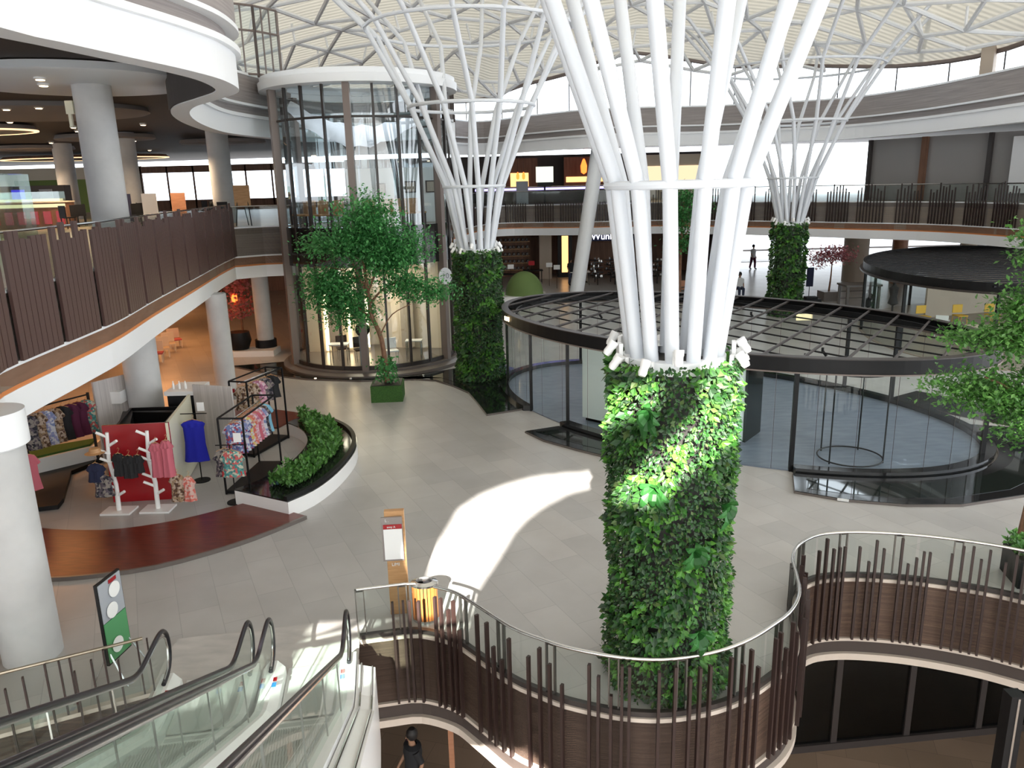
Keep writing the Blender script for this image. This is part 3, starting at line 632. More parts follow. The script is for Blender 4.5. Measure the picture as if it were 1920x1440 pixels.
MB().prism([(5.80, 18.5), (6.45, 19.35), (6.40, 19.4), (5.75, 18.55)], .05, 2.05).build('mirror_side', 'glass_dark', b2_)
MB().prism([(5.2, 18.06), (5.7, 18.53), (5.38, 18.88), (4.92, 18.37)], 0, .08).build('plinth', 'black_metal', b2_)
cs = thing('circular_frame', 'thin black circular display frame with four rods standing in the pavilion', 'frame', (7.93, 17.35, .03))
for z in (.05, 2.15): MB().tube([(.72 * math.cos(a * PI / 16), .72 * math.sin(a * PI / 16), z) for a in range(32)], .018, 6, closed=True).build('hoop', 'black_metal', cs)
for a in (-2.62, 2.25, -.55, .9): MB().tube([(.72 * math.cos(a), .72 * math.sin(a), 0), (.72 * math.cos(a), .72 * math.sin(a), 2.28)], .018, 6).build('rod', 'black_metal', cs)
es = thing('emergency_sign', 'small green-lit sign hung inside the pavilion near the back', 'sign', (9.4, 24.6, 2.15)); MB().box((0, 0, 0), (.5, .06, .2)).build('panel', 'glow_food', es)
lt = text('IVAI', .19, 'lamp_warm', pv, (*ell(ang_of(.15, 23.5), 1.0, .04), 2.5), (PI / 2, 0, math.radians(-66)), 'fascia_lettering')

# black pools and stone basins
def pool(label, poly, h=.06, edge=.28, inner=None):
    t = thing('black_pool', label, 'pool')
    MB().prism(poly, 0.0, h).build('stone_surround', 'black_stone', t)
    area = sum(p[0] * q[1] - q[0] * p[1] for p, q in zip(poly, poly[1:] + poly[:1]))
    ins = offset(poly, (-.30 if area > 0 else .30), True)
    MB().prism(ins, h, h + .006).build('water', 'water', t)
    MB().band(poly, -.0, h * .8, .02, .02, 1, True).build('stone_edge', 'stone_edge', t); return t
pool('black stone pool wrapped around the glass drum and the ivy column beside it', [(-10.6, 28.9), (-9.3, 27.9), (-8.2, 27.05), (-7.2, 26.55), (-5.2, 26.1), (-3.6, 26.25), (-2.6, 25.9), (-1.95, 25.1), (-1.4, 24.2), (-1.05, 22.9), (-.75, 21.65), (.35, 22.2),
      (.0, 23.6), (-.25, 25.4), (.1, 27.4), (-.6, 28.2), (-1.5, 28.9), (-2.0, 27.6), (-3.4, 26.75), (-5.25, 26.45), (-7.0, 26.9), (-8.1, 27.8), (-8.8, 29.4)])
front = [(.33, 19.96), (.79, 19.2), (1.56, 18.44), (2.51, 17.62), (3.5, 17.05)]
pool('black stone basin in front of the pavilion, left of the nearest ivy column', front + sarc((4.2, 17.9), (1.4, 20.45), .3, 12))
pool('black stone basin curving round the right front of the pavilion', [(5.94, 15.39), (6.76, 14.9), (7.9, 14.56), (8.97, 14.5), (10.5, 14.9), (12.0, 15.9), (13.0, 17.4), (13.2, 19.2)] + sarc((11.9, 19.6), (6.32, 16.55), .3, 24))
pool('black stone basin behind the pavilion seen through its glass', [(11.1, 22.2), (12.4, 23.0), (13.6, 21.4), (14.6, 19.5), (13.3, 19.3), (12.3, 20.5)])
t = thing('power_plate', 'small white socket plate on the edge of the right basin', 'plate', (6.75, 14.88, .02)); MB().box((0, 0, .02), (.22, .02, .05), -.45).build('plate', 'plastic_white', t)

# ---------------- slatted pavilion further back
P2 = Vector((20.6, 32.4)); PA2, PB2 = 8.0, 5.4
def ell2(th, k=1): u = Vector((.45, .893)); v_ = Vector((.893, -.45)); p = P2 + u * (PA2 * k * math.cos(th)) + v_ * (PB2 * k * math.sin(th)); return (p.x, p.y)
p2 = thing('slatted_pavilion', 'second oval pavilion with a roof of close black slats, at the right behind the tree', 'pavilion')
r2 = [ell2(i * PI / 40) for i in range(80)]
MB().band(r2, 2.62, 2.92, 0, .06, -1, True).build('roof_ring', 'black_metal', p2); MB().band(r2, 2.55, 2.62, .03, .15, 1, True).build('ring_lip', 'mullion_dark', p2)
for i in range(30):
    y = P2.y - 8.2 + i * .56; xs = [p[0] for p in [ell2(a * PI / 180, .99) for a in range(360)] if abs(p[1] - y) < .12]
    if len(xs) > 1: MB().box(((min(xs) + max(xs)) / 2, y, 2.8), (max(xs) - min(xs), .14, .05)).build('roof_slat', 'black_metal', p2)
for a in (3.9, 4.5, 5.1, 5.6, 3.3): p = ell2(a, .985); MB().box((p[0], p[1], 1.3), (.1, .1, 2.6)).build('post', 'black_metal', p2)
MB().band([ell2(3.1 + i * .06, .985) for i in range(36)], .02, 2.6, 0, .012, -1).build('glass_wall', 'glass_clear', p2)
MB().prism(r2, 0, .03).build('pavilion_floor', 'floor_upper', p2)
MB().box((23.5, 37.0, 1.3), (9, .1, 2.6), .3).build('curtain_wall', 'beige_wall', p2)
tb = side_table('cafe_table', 'long white-topped wooden table in the slatted pavilion', 'table', (18.6, 28.9, .03), 2.2, .75, 'cream_wall', 'wood_light', rz=-.1)
def chair(label, loc, m1, rz=0, arms=False, group=None):
    t = thing('dining_chair', label, 'chair', loc, rz, group)
    MB().box((0, 0, .45), (.46, .46, .05)).build('seat', m1, t, bevel=.015); MB().box((0, .22, .72), (.46, .04, .36)).build('backrest', m1, t, bevel=.015)
    for sx in (-1, 1):
        for sy in (-1, 1): MB().tube([(sx * .19, sy * .19, .45), (sx * .21, sy * .22, 0)], .016, 6).build('leg', m1, t)
    if arms:
        for sx in (-1, 1): MB().tube([(sx * .24, .2, .66), (sx * .25, -.2, .66), (sx * .24, -.2, .45)], .018, 6).build('armrest', m1, t)
    return t
chair('white armchair at the left end of the slatted pavilion', (17.6, 31.3, .03), 'plastic_white', 2.6, True)
for x, lb in ((18.0, 'leftmost yellow chair behind the white table in the slatted pavilion'), (19.6, 'middle yellow chair behind the white table in the slatted pavilion'), (21.0, 'rightmost yellow chair behind the white table in the slatted pavilion')):
    chair(lb, (x, 33.5, .03), 'glow_food' if False else 'chair_yellow' if 'chair_yellow' in MATS else mat('chair_yellow', (.7, .42, .03), .5).name, 0.1)
chair('pale wooden stool in front of the white table, slatted pavilion', (17.6, 27.7, .03), 'cream_wall', 3.0)

# ================================================================ RED DECK, CRESCENT PLANTER, KIOSK
def S2(pts, step=.3): return spline(pts, step)
dk = thing('red_wood_deck', 'curved red-brown wooden deck in front of the clothes stalls', 'deck')
outer = S2([(-10.6, 12.9), (-9.3, 12.45), (-8.14, 12.32), (-7.23, 12.43), (-6.44, 12.67), (-5.7, 13.15), (-5.0, 13.76), (-4.25, 14.68)]); inner = S2([(-5.6, 15.55), (-6.12, 15.14), (-6.85, 14.63), (-7.81, 14.29), (-8.59, 14.26), (-9.57, 14.43), (-10.6, 14.8)])
MB().prism(outer + inner, 0, .07).build('boards', 'red_wood', dk); MB().band(outer, 0, .075, .03, .05).build('edge_trim', 'stone_edge', dk)
dk2 = thing('red_wood_deck', 'narrow strip of red-brown deck behind the blue top and the white kiosk', 'deck')
MB().prism(S2([(-10.5, 21.6), (-9.11, 21.35), (-7.89, 21.0), (-6.6, 20.9)]) + S2([(-6.2, 22.2), (-7.3, 22.75), (-8.5, 22.85), (-9.67, 22.7), (-10.7, 22.6)]), 0, .05).build('boards', 'red_wood', dk2)
pl = thing('crescent_planter', 'crescent planter with white outer wall, black top and low green plants', 'planter')
co = S2([(-4.62, 14.78), (-4.25, 15.35), (-4.0, 16.15), (-3.86, 17.1), (-3.84, 18.0), (-4.0, 18.9), (-4.35, 19.7), (-4.95, 20.45), (-5.75, 21.15)], .2)
ci = S2([(-6.15, 20.3), (-5.75, 19.9), (-5.4, 19.3), (-5.15, 18.5), (-5.15, 17.5), (-5.3, 16.7), (-5.6, 16.0), (-5.95, 15.5)], .2)
MB().prism(co + ci, 0, .33).build('body', 'plastic_white', pl); MB().prism(co + ci, .33, .36).build('black_top', 'black_stone', pl)
MB().band(co, .36, .44, -.02, .1).build('rim', 'black_metal', pl)
pco = offset(co, -.38); pci = S2([(-5.78, 20.3), (-5.35, 19.3), (-4.95, 18.3), (-4.8, 17.51), (-4.82, 16.95), (-5.0, 16.3), (-5.28, 15.7)], .2)
pco = [p for p in pco if p[1] > 15.2]
MB().band(pci, .36, .5, 0, .03, 1).build('glass_edge', 'glass_green', pl)
r_ = random.Random(5); pts = []
from mathutils.geometry import intersect_point_tri_2d
poly = pco + pci
def inside(x, y, P):
    c_ = False
    for (x0, y0), (x1, y1) in zip(P, P[1:] + P[:1]):
        if (y0 > y) != (y1 > y) and x < x0 + (x1 - x0) * (y - y0) / (y1 - y0): c_ = not c_
    return c_
while len(pts) < 5200:
    x, y = r_.uniform(-6.2, -4), r_.uniform(15, 21.2)
    if inside(x, y, poly): pts.append(((x, y, .38 + .24 * r_.random() * (1 + noise.noise(Vector((x * 3, y * 3, 0))))), (r_.uniform(-.4, .4), r_.uniform(-.6, .2), 1)))
lf = MB(); leaf_cloud(lf, pts, .10, r_, -.8); tag(lf.build('plants', 'leaf_near', pl), 'bright green leafy ground cover', kind='stuff')

kq = thing('kiosk', 'square kiosk with red front, cream right side and white counter around a column', 'kiosk')
K = [(-8.72, 15.81), (-7.36, 15.93), (-7.80, 18.35), (-9.9, 18.2)]
def wallp(a, b_, z0, z1, th): return MB().band([a, b_], z0, z1, 0, th, 1)
wallp((-8.72, 15.81), (-7.36, 15.93), .0, 1.74, .06).build('red_panel', 'box_red', kq)
wallp((-7.36, 15.93), (-7.82, 18.3), .03, 1.74, .06).build('cream_panel', 'box_cream', kq)
MB().band([(-7.85, 18.3), (-9.3, 18.25), (-8.72, 15.87)], 0, 1.45, 0, .06).build('back_panel', 'black_metal', kq)
MB().band([(-8.65, 15.9), (-7.45, 16.02), (-7.87, 18.2), (-9.5, 18.15)], .05, 1.40, -.08, .3, 1, True).build('dark_lining', 'black_metal', kq)
MB().box((-8.15, 18.95, 1.72), (.75, 1.0, .1)).build('white_counter', 'plastic_white', kq); MB().box((-9.95, 18.9, 1.6), (.5, .5, .3)).build('white_counter', 'plastic_white', kq)
MB().box((-8.15, 18.95, .84), (.65, .9, 1.66)).build('counter_base', 'black_metal', kq)
for k, x in enumerate((-8.4, -8.25, -8.1)):
    t = thing('bottle', 'small white bottle on the kiosk counter', 'bottle', (x, 18.75, 1.77), group='bottles on the kiosk counter'); MB().lathe([(0, 0), (.03, 0), (.03, .12), (.012, .15), (.012, .2), (0, .2)], n=10).build('body', 'plastic_white', t, True)

# ---------------- garments
def garment(label, cat, loc, rz, m1, m2=None, w_=.40, h_=.62, group=None, sl=.5, hang=True, z=0):
    """top on a hanger: hook at loc"""
    t = thing('hanging_garment', label, cat, loc, rz, group); r_ = random.Random(len(label))
    half = [(0, -.03), (.07, -.02), (w_ * .42, -.07), (w_ * .5 + .10 * sl, -.07 - .3 * sl), (w_ * .5 + .02 * sl, -.10 - .32 * sl), (w_ * .46, -.2), (w_ * .45, -h_ * .6), (w_ * .55, -h_)]
    vs_, fs_ = [], []; nn = 16; prof = half
    for lay, yy in enumerate((-.045, .045)):
        for j, (x, zz) in enumerate(prof):
            for i in range(nn + 1):
                u = -1 + 2 * i / nn; wv_ = .02 * math.sin(u * 11 + lay * 2) * min(1, -zz * 3)
                vs_.append((x * u, yy * (1 - u * u * .8) + wv_, zz - .05 * (1 - abs(u)) * (1 if j < 2 and lay == 0 else 0)))
    k = len(prof)
    for lay in range(2):
        for j in range(k - 1):
            for i in range(nn):
                a = (lay * k + j) * (nn + 1) + i; f = (a, a + 1, a + nn + 2, a + nn + 1); fs_.append(f if lay == 0 else f[::-1])
    # torso below the sleeves
    tors = [(w_ * .46, -.18), (w_ * .44, -h_ * .5), (w_ * .5, -h_ * .8), (w_ * .56, -h_)]; o = len(vs_)
    for x, zz in tors:
        for i in range(24):
            a = i * PI / 12; vs_.append((x * math.cos(a), (.055 + .03 * -zz) * math.sin(a) + .012 * math.sin(a * 6), zz))
    for j in range(3):
        for i in range(24): fs_.append((o + j * 24 + i, o + j * 24 + (i + 1) % 24, o + (j + 1) * 24 + (i + 1) % 24, o + (j + 1) * 24 + i))
    fab = MB().add(vs_, fs_).build('fabric', m1, t, True)
    if m2: MB().lathe([(w_ * .57, -h_), (w_ * .555, -h_ + .12)], n=24, sy=.22).build('hem', m2, fab)
    MB().tube([(0, 0, .08), (.02, 0, .11), (.04, 0, .08), (0, 0, 0)], .004, 5).tube([(-w_ * .4, 0, -.06), (0, 0, 0), (w_ * .4, 0, -.06)], .009, 6).build('hanger', 'wood_light', t)
    return t
def pattern(name, cols, s=22):
    def f(nt, b):
        v = coords(nt); n = N(nt, 'ShaderNodeTexVoronoi'); n.inputs['Scale'].default_value = s; nt.links.new(v, n.inputs['Vector'])
        sp = N(nt, 'ShaderNodeSeparateColor'); nt.links.new(n.outputs['Color'], sp.inputs[0])
        r = ramp(nt, sp.outputs[0], [(i / len(cols), c) for i, c in enumerate(cols)]); r.node.color_ramp.interpolation = 'CONSTANT'
        nt.links.new(r, b.inputs['Base Color'])
    mat(name, cols[0], 0.85, build=f)
pattern('print_blue', [(.1, .12, .3), (.5, .5, .6), (.35, .05, .08), (.15, .2, .4)]); pattern('print_white', [(.6, .6, .65), (.2, .25, .45), (.55, .55, .6), (.3, .3, .5)])
pattern('print_yellow', [(.65, .5, .15), (.6, .6, .6), (.5, .2, .2)]); pattern('print_pink', [(.6, .3, .38), (.65, .5, .55), (.4, .15, .25)]); pattern('print_coral', [(.6, .15, .12), (.6, .4, .35)])
pattern('print_teal', [(.1, .3, .28), (.5, .5, .4), (.05, .2, .2), (.5, .1, .1)]); pattern('print_dark', [(.02, .02, .03), (.1, .08, .1), (.25, .22, .2)]); pattern('print_tan', [(.3, .2, .12), (.1, .05, .03), (.45, .35, .28)])
mat('cloth_blue', (.01, .015, .42), .8); mat('cloth_navy', (.012, .016, .05), .85); mat('cloth_red', (.5, .03, .04), .8); mat('cloth_pink', (.5, .12, .16), .85); mat('cloth_black', (.012, .012, .014), .85); mat('cloth_sky', (.2, .45, .6), .85); mat('cloth_wine', (.09, .01, .04), .85)
mat('paper_white', (.8, .8, .8), .6); mat('skin', (.33, .18, .11), .6); mat('skin_light', (.5, .32, .23), .6); mat('hair', (.012, .009, .008), .6); mat('denim', (.03, .04, .08), .8); mat('shirt_white', (.75, .76, .78), .8); mat('shirt_stripe', (.1, .12, .09), .8, build=noisy((.03, .05, .04), (.3, .32, .25), scale=(1, 1, 30), s=2))
def frame_rack(label, a, b_, h_, d_, extra=None):
    """black box-frame rack from plan point a to b"""
    a, b_ = Vector(a), Vector(b_); t = thing('clothes_rack', label, 'rack', (a.x, a.y, 0), math.atan2((b_ - a).y, (b_ - a).x)); L = (b_ - a).length
    for x in (0, L):
        for y in (-d_ / 2, d_ / 2): MB().box((x, y, h_ / 2), (.035, .035, h_)).build('upright', 'black_metal', t)
        MB().box((x, 0, h_), (.035, d_, .035)).build('top_bar', 'black_metal', t)
    MB().box((L / 2, 0, .05), (L, d_, .07)).build('base', 'black_metal', t)
    for y in (-d_ / 2, d_ / 2): MB().box((L / 2, y, h_), (L, .03, .03)).build('top_bar', 'black_metal', t)
    MB().tube([(0, 0, h_ - .06), (L, 0, h_ - .06)], .014, 8).build('hanging_rail', 'steel', t); return t
fr1 = frame_rack('black frame rack of colourful blouses beside the crescent planter, nearest one', (-6.1, 16.1), (-5.95, 18.0), 1.75, .55)
gl1 = [('blue and red print', 'print_blue'), ('white and blue print', 'print_white'), ('blue floral', 'print_blue'), ('yellow print', 'print_yellow'), ('coral', 'print_coral'), ('pink print', 'print_pink'), ('pale pink', 'cloth_pink'), ('pink floral', 'print_pink'), ('grey and white print', 'print_white'), ('navy print', 'print_dark'), ('sky blue', 'cloth_sky')]
for i, (d_, mm) in enumerate(gl1):
    garment(f'{d_} blouse on the nearest black frame rack' if i not in (7, 8) else f'{d_} blouse near the far end of the nearest black frame rack', 'blouse', (-6.09 + .012 * i, 16.28 + .155 * i, 1.61), .25, mm, w_=.44, h_=.72, group='blouses on the nearest frame rack')
fr2 = frame_rack('second black frame rack behind the first, with patterned bags and tops', (-6.75, 18.6), (-6.3, 20.1), 1.95, .5)
MB().box((-.45, .4, 1.0), (.05, 1.1, 1.9)).build('slatted_panel', 'panel_board', fr2)
for i, (d_, mm) in enumerate([('olive camouflage', 'print_tan'), ('brown patterned', 'print_tan'), ('pink and tan', 'print_pink'), ('dark', 'print_dark'), ('black', 'cloth_black')]):
    garment(f'{d_} top on the second black frame rack', 'top', (-6.7 + .09 * i, 18.8 + .28 * i, 1.8), .2, mm, group='tops on the second frame rack')
def stand_tree(label, loc, h_, rz=0):
    t = thing('branch_clothes_stand', label, 'clothes stand', loc, rz)
    MB().box((0, 0, .02), (.62, .42, .04)).build('base', 'plastic_white', t)
    MB().tube([(0, 0, .03), (.02, 0, h_ * .35), (-.05, 0, h_ * .65), (0, 0, h_)], [.05, .045, .04, .035], 10).build('trunk', 'plastic_white', t, True)
    for k in range(8):
        z = .35 + k * (h_ - .45) / 7; s_ = -1 if k % 3 else 1; MB().tube([(0, 0, z), (s_ * .2, -.05, z + .12)], .03, 8).build('branch', 'plastic_white', t)
    return t
stand_tree('white branch-shaped clothes stand left of the red kiosk front', (-8.35, 15.3, 0), 1.75)
stand_tree('white branch-shaped clothes stand at the middle of the red kiosk front', (-7.55, 15.35, 0), 1.75)
t = thing('straw_hat', 'straw hat hanging on the left white branch stand', 'hat', (-8.6, 15.2, 1.35)); MB().lathe([(.2, 0), (.12, .02), (.1, .1), (0, .13)], n=20).build('crown', 'wood_light', t, True)
for lb, dx, z, mm, h_, w_, cat in (('navy child top on the left white branch stand', -.28, 1.15, 'cloth_navy', .42, .34, 'top'), ('navy and grey outfit low on the left white branch stand', -.18, .9, 'print_dark', .5, .36, 'outfit'), ('black trousers on the left white branch stand', .22, 1.35, 'cloth_black', .5, .25, 'trousers'),
                            ('black jacket with white tag on the left white branch stand', .42, 1.3, 'cloth_black', .5, .26, 'jacket')):
    garment(lb, cat, (-8.35 + dx, 15.18, z), .1, mm, w_=w_, h_=h_, sl=.3)
for lb, dx, z, mm, h_, w_, cat in (('pink dress on the middle white branch stand', .2, 1.55, 'cloth_pink', .75, .26, 'dress'), ('second pink dress beside it, right of the middle branch stand', .42, 1.6, 'cloth_pink', .8, .24, 'dress'), ('black top behind the middle white branch stand', -.2, 1.3, 'cloth_black', .4, .2, 'top'),
                            ('patterned blouse low right of the middle branch stand', .55, .85, 'print_tan', .6, .3, 'blouse'), ('coral dress low right of the middle branch stand', .78, .8, 'print_coral', .55, .24, 'dress')):
    garment(lb, cat, (-7.55 + dx, 15.2, z), .1, mm, w_=w_, h_=h_, sl=.3)
def disc_stand(label, loc, h_, w_=.3):
    t = thing('round_base_stand', label, 'clothes stand', loc); MB().lathe([(0, 0), (.19, 0), (.19, .02), (0, .03)], n=24).build('base', 'black_metal', t)
    MB().tube([(0, 0, .02), (0, 0, h_)], .014, 8).build('pole', 'black_metal', t); MB().tube([(-w_, 0, h_), (w_, 0, h_)], .012, 8).build('crossbar', 'black_metal', t)
    MB().box((w_ * .6, 0, h_ + .16), (.16, .02, .2)).build('price_card', 'paper_white', t); return t
disc_stand('slim black stand with round base holding the bright blue top', (-7.25, 17.0, 0), 1.62)
garment('bright blue sleeveless top on the slim stand right of the kiosk', 'top', (-7.25, 16.9, 1.52), .1, 'cloth_blue', w_=.5, h_=1.0, sl=.15)
disc_stand('slim black stand with round base holding the teal blouse', (-6.0, 15.65, 0), 1.3)
garment('teal blouse with a red flowered hem on the slim stand', 'blouse', (-5.95, 15.58, 1.22), .05, 'print_teal', 'cloth_red', w_=.44, h_=.6)
garment('grey patterned blouse behind the teal one on the slim stand', 'blouse', (-6.15, 15.7, 1.22), .3, 'print_dark', w_=.4, h_=.62)
t = thing('price_sign', 'small red and white price sign on a thin post behind the blouse racks', 'sign', (-7.3, 19.6, 0)); MB().tube([(0, 0, 0), (0, 0, 1.3)], .01, 6).build('post', 'steel', t)
MB().box((0, 0, 1.38), (.22, .02, .3)).build('card', 'paper_white', t); MB().box((0, -.012, 1.47), (.2, .01, .1)).build('red_band', 'cloth_red', t)
# left stall half hidden by the balcony
ls = thing('display_stall', 'black-framed clothes stall with white boards and turf strip, left behind the kiosk', 'stall')
MB().prism([(-11.6, 15.0), (-9.75, 15.5), (-9.85, 15.9), (-10.6, 17.6), (-10.1, 18.9), (-12.4, 19.2)], 0, .1).build('black_floor', 'black_metal', ls)
MB().prism([(-11.5, 17.3), (-10.4, 18.4), (-10.5, 18.9), (-12.0, 18.0)], .1, .45).build('white_ledge', 'plastic_white', ls)
MB().prism([(-11.5, 17.4), (-10.5, 18.4), (-10.6, 18.9), (-12.0, 18.0)], .45, .5).build('turf', 'planter_green', ls)
for x, y in ((-11.1, 16.9), (-10.3, 18.3), (-10.6, 15.5)): MB().box((x, y, .95), (.05, .05, 1.8)).build('upright', 'black_metal', ls)
MB().tube([(-11.1, 16.9, 1.8), (-10.3, 18.3, 1.8)], .02, 6).build('hanging_rail', 'black_metal', ls)
MB().box((-9.95, 18.7, 1.1), (.9, .06, 2.0), 1.1).build('board', 'panel_board', ls)
for i, (d_, mm) in enumerate([('black and grey', 'print_dark'), ('tan snake-print', 'print_tan'), ('white leafy', 'print_white'), ('brown striped', 'print_tan'), ('black', 'cloth_black'), ('wine-coloured', 'cloth_wine'), ('dark plum', 'cloth_wine'), ('teal-edged dark', 'print_teal')]):
    garment(f'{d_} long top in the left stall', 'top', (-11.05 + .1 * i, 17.0 + .175 * i, 1.7), .4, mm, h_=.85, group='tops on the left stall rail')
garment('pink dress at the near end of the left stall', 'dress', (-10.05, 15.25, 1.35), .6, 'cloth_pink', h_=.8, w_=.35)

# ================================================================ SLATTED FENCE OF THE LEFT BALCONY
r_ = random.Random(11)
fn = thing('slatted_fence', 'tall balcony fence of close dark brown slats with uneven tops, on the left', 'fence')
MB().band([p for p in E2L], 5.17, 5.95, -.08, .012, 1).build('glass_panel', 'glass_clear', fn)
MB().tube([(p[0], p[1], 5.98) for p in offset(E2L, -.09)], .022, 8).build('handrail', 'steel', fn, True)
slats = along(E2L, .165, 9.3); cnt = 0; stuffm = MB()
for i, (p, t) in enumerate(slats):
    a = math.atan2(t.y, t.x); n_ = Vector((t.y, -t.x)); q = p + n_ * .09
    if i % 9 == 5: h0, h1 = 4.10, 4.92 + .0 * r_.random()
    else: h0, h1 = 4.10, 5.88 + r_.choice((0, .0, .04, .12, -.10, .18, .02, -.02))
    if i % 9 == 5: continue
    m_ = MB().box((q.x, q.y, (h0 + h1) / 2), (.148, .05, h1 - h0), a)
    if cnt < 100: m_.build('slat', 'slat_brown', fn)
    else: stuffm.add(m_.v, m_.f)
    cnt += 1
if stuffm.v: tag(stuffm.build('slat', 'slat_brown', fn), kind='stuff')
# glass parapet between fence and drum
gp_ = thing('glass_parapet', 'short glass parapet with steel rail on grey cladding, between fence and glass drum', 'railing')
pp = [(-10.3, 29.7), (-9.4, 30.3), (-8.3, 30.55)]
MB().band(pp, 5.17, 5.9, -.05, .012).build('glass_panel', 'glass_clear', gp_); MB().tube([(p[0], p[1], 5.92) for p in pp], .025, 8).build('handrail', 'steel', gp_, True)
# far balcony
fb = thing('balcony_railing', 'long far balcony railing of clustered dark bars with a glass parapet behind', 'railing')
MB().band(E2F, 5.17, 5.98, -.10, .012, 1).build('glass_panel', 'glass_clear', fb); MB().tube([(p[0], p[1], 6.0) for p in offset(E2F, -.10)], .03, 6).build('handrail', 'steel', fb, True)
bars = []; d_ = 12.0; k = 0
for i, (p, t) in enumerate(along(E2F, .165, 10.0)):
    if (i % 22) in (8, 9, 19, 20, 21): continue
    bars.append((p, t))
bars.sort(key=lambda q: q[0].y); sm = MB()
for i, (p, t) in enumerate(bars):
    far = p.x < 9; h1 = 5.30 if far else 5.75 + r_.uniform(-.15, .35); q = p + Vector((t.y, -t.x)) * .09
    m_ = MB().box((q.x, q.y, (4.1 + h1) / 2), (.05, .05, h1 - 4.1), math.atan2(t.y, t.x))
    if i < 100: m_.build('bar', 'bar_dark', fb)
    else: sm.add(m_.v, m_.f)
tag(sm.build('bar', 'bar_dark', fb), kind='stuff')

# ================================================================ WAVY FRONT RAILING
wr = thing('wavy_railing', 'wavy glass railing with steel handrail and tall dark bars around the opening', 'railing')
vin = offset(V_EDGE, -.03); HR = .82
glp = MB(); seg = [V_EDGE[i:i + 13] for i in range(0, len(V_EDGE) - 1, 12)]
for sg in seg:
    if len(sg) > 2: glp.sheet(offset(sg[:-1] + [tuple(Vector(sg[-2]).lerp(Vector(sg[-1]), .7))], -.03), .05, HR - .03)
glp.build('glass_panel', 'glass_rail', wr)
MB().band(V_EDGE, .012, .085, -.0, .07).build('base_channel', 'mullion_dark', wr)
start = [i for i, p in enumerate(V_EDGE) if p[0] > -1.28][0]; end1 = [i for i, p in enumerate(V_EDGE) if p[0] > -1.48][0]
MB().tube([(p[0], p[1], HR) for p in vin[:end1]], .022, 10).build('handrail', 'steel', wr, True)
MB().tube([(p[0], p[1], HR) for p in vin[start:]], .026, 12).build('handrail', 'steel', wr, True)
for p, t in along(V_EDGE[:end1], .62, .04) + along(V_EDGE[start:], .86, .5):
    a = math.atan2(t.y, t.x); n_ = Vector((t.y, -t.x))
    po = MB()
    for dx in (-.06, .06): po.box((p.x + t.x * dx - n_.x * .05, p.y + t.y * dx - n_.y * .05, HR / 2), (.018, .05, HR - .02), a)
    po = po.build('post', 'mullion_steel', wr)
    MB().box((p.x - n_.x * .05, p.y - n_.y * .05, HR - .03), (.14, .04, .03), a).build('clamp', 'mullion_dark', po)
# bars hung in front of the wooden edge
xs = [-1.72, -1.60, -1.47, -1.34]
dist = 0; bars = []; L = 0; stations = []
pat = [.16, .11, .14, .3, .1, .13, .12, .09, .34, .17, .13, .12, .1, .22]; i = 0; d = .50; tot = sum((Vector(b_) - Vector(a)).length for a, b_ in zip(V_EDGE[:-1], V_EDGE[1:]))
def at_len(path, d):
    for a, b_ in zip(path[:-1], path[1:]):
        a, b_ = Vector(a), Vector(b_); l = (b_ - a).length
        if d <= l: return a.lerp(b_, d / l), (b_ - a) / l
        d -= l
    return b_, (b_ - a) / l
while d < tot - .1 and i < 100:
    p, t = at_len(V_EDGE, d); q = p + Vector((t.y, -t.x)) * .10; top = r_.choice((.36, .48, .6, .62, .74, .78, .8)); short = d < 1.2
    if short: top = .62
    MB().box((q.x, q.y, (-1.08 + top) / 2), (.036, .055, 1.08 + top), math.atan2(t.y, t.x)).build('bar', 'bar_dark', wr)
    d += pat[i % len(pat)] * r_.uniform(.85, 1.2) * (1.0 if d < 1.6 or d > 7 else 1.15); i += 1
# left rail by the escalators
lr = thing('glass_railing', 'straight glass railing with sparse dark bars in front of the poster stand', 'railing')
lp = [(-9.6, 6.88), (-8.6, 7.35), (-6.38, 8.43), (-4.95, 9.13)]
MB().sheet(lp, .05, .80).build('glass_panel', 'glass_rail', lr); MB().tube([(p[0], p[1], .82) for p in lp], .022, 8).build('handrail', 'rail_brass', lr, True)
for dd in (.3, 1.25, 2.2, 3.15, 4.05): 
    p, t = at_len(lp[1:], dd); po = MB()
    for dx in (-.06, .06): po.box((p.x + t.x * dx, p.y + t.y * dx, .4), (.02, .05, .8), math.atan2(t.y, t.x))
    po.build('post', 'bar_dark', lr)
for k, dd in enumerate((2.5, 2.7, 2.95, 3.25, 3.45, 3.6, 3.75, 1.0, 1.6, 1.9)):
    p, t = at_len(lp[1:], dd); MB().box((p.x + t.y * .1, p.y - t.x * .1, -.2 + .1 * (k % 3)), (.022, .05, 1.7), math.atan2(t.y, t.x)).build('bar', 'bar_dark', lr)

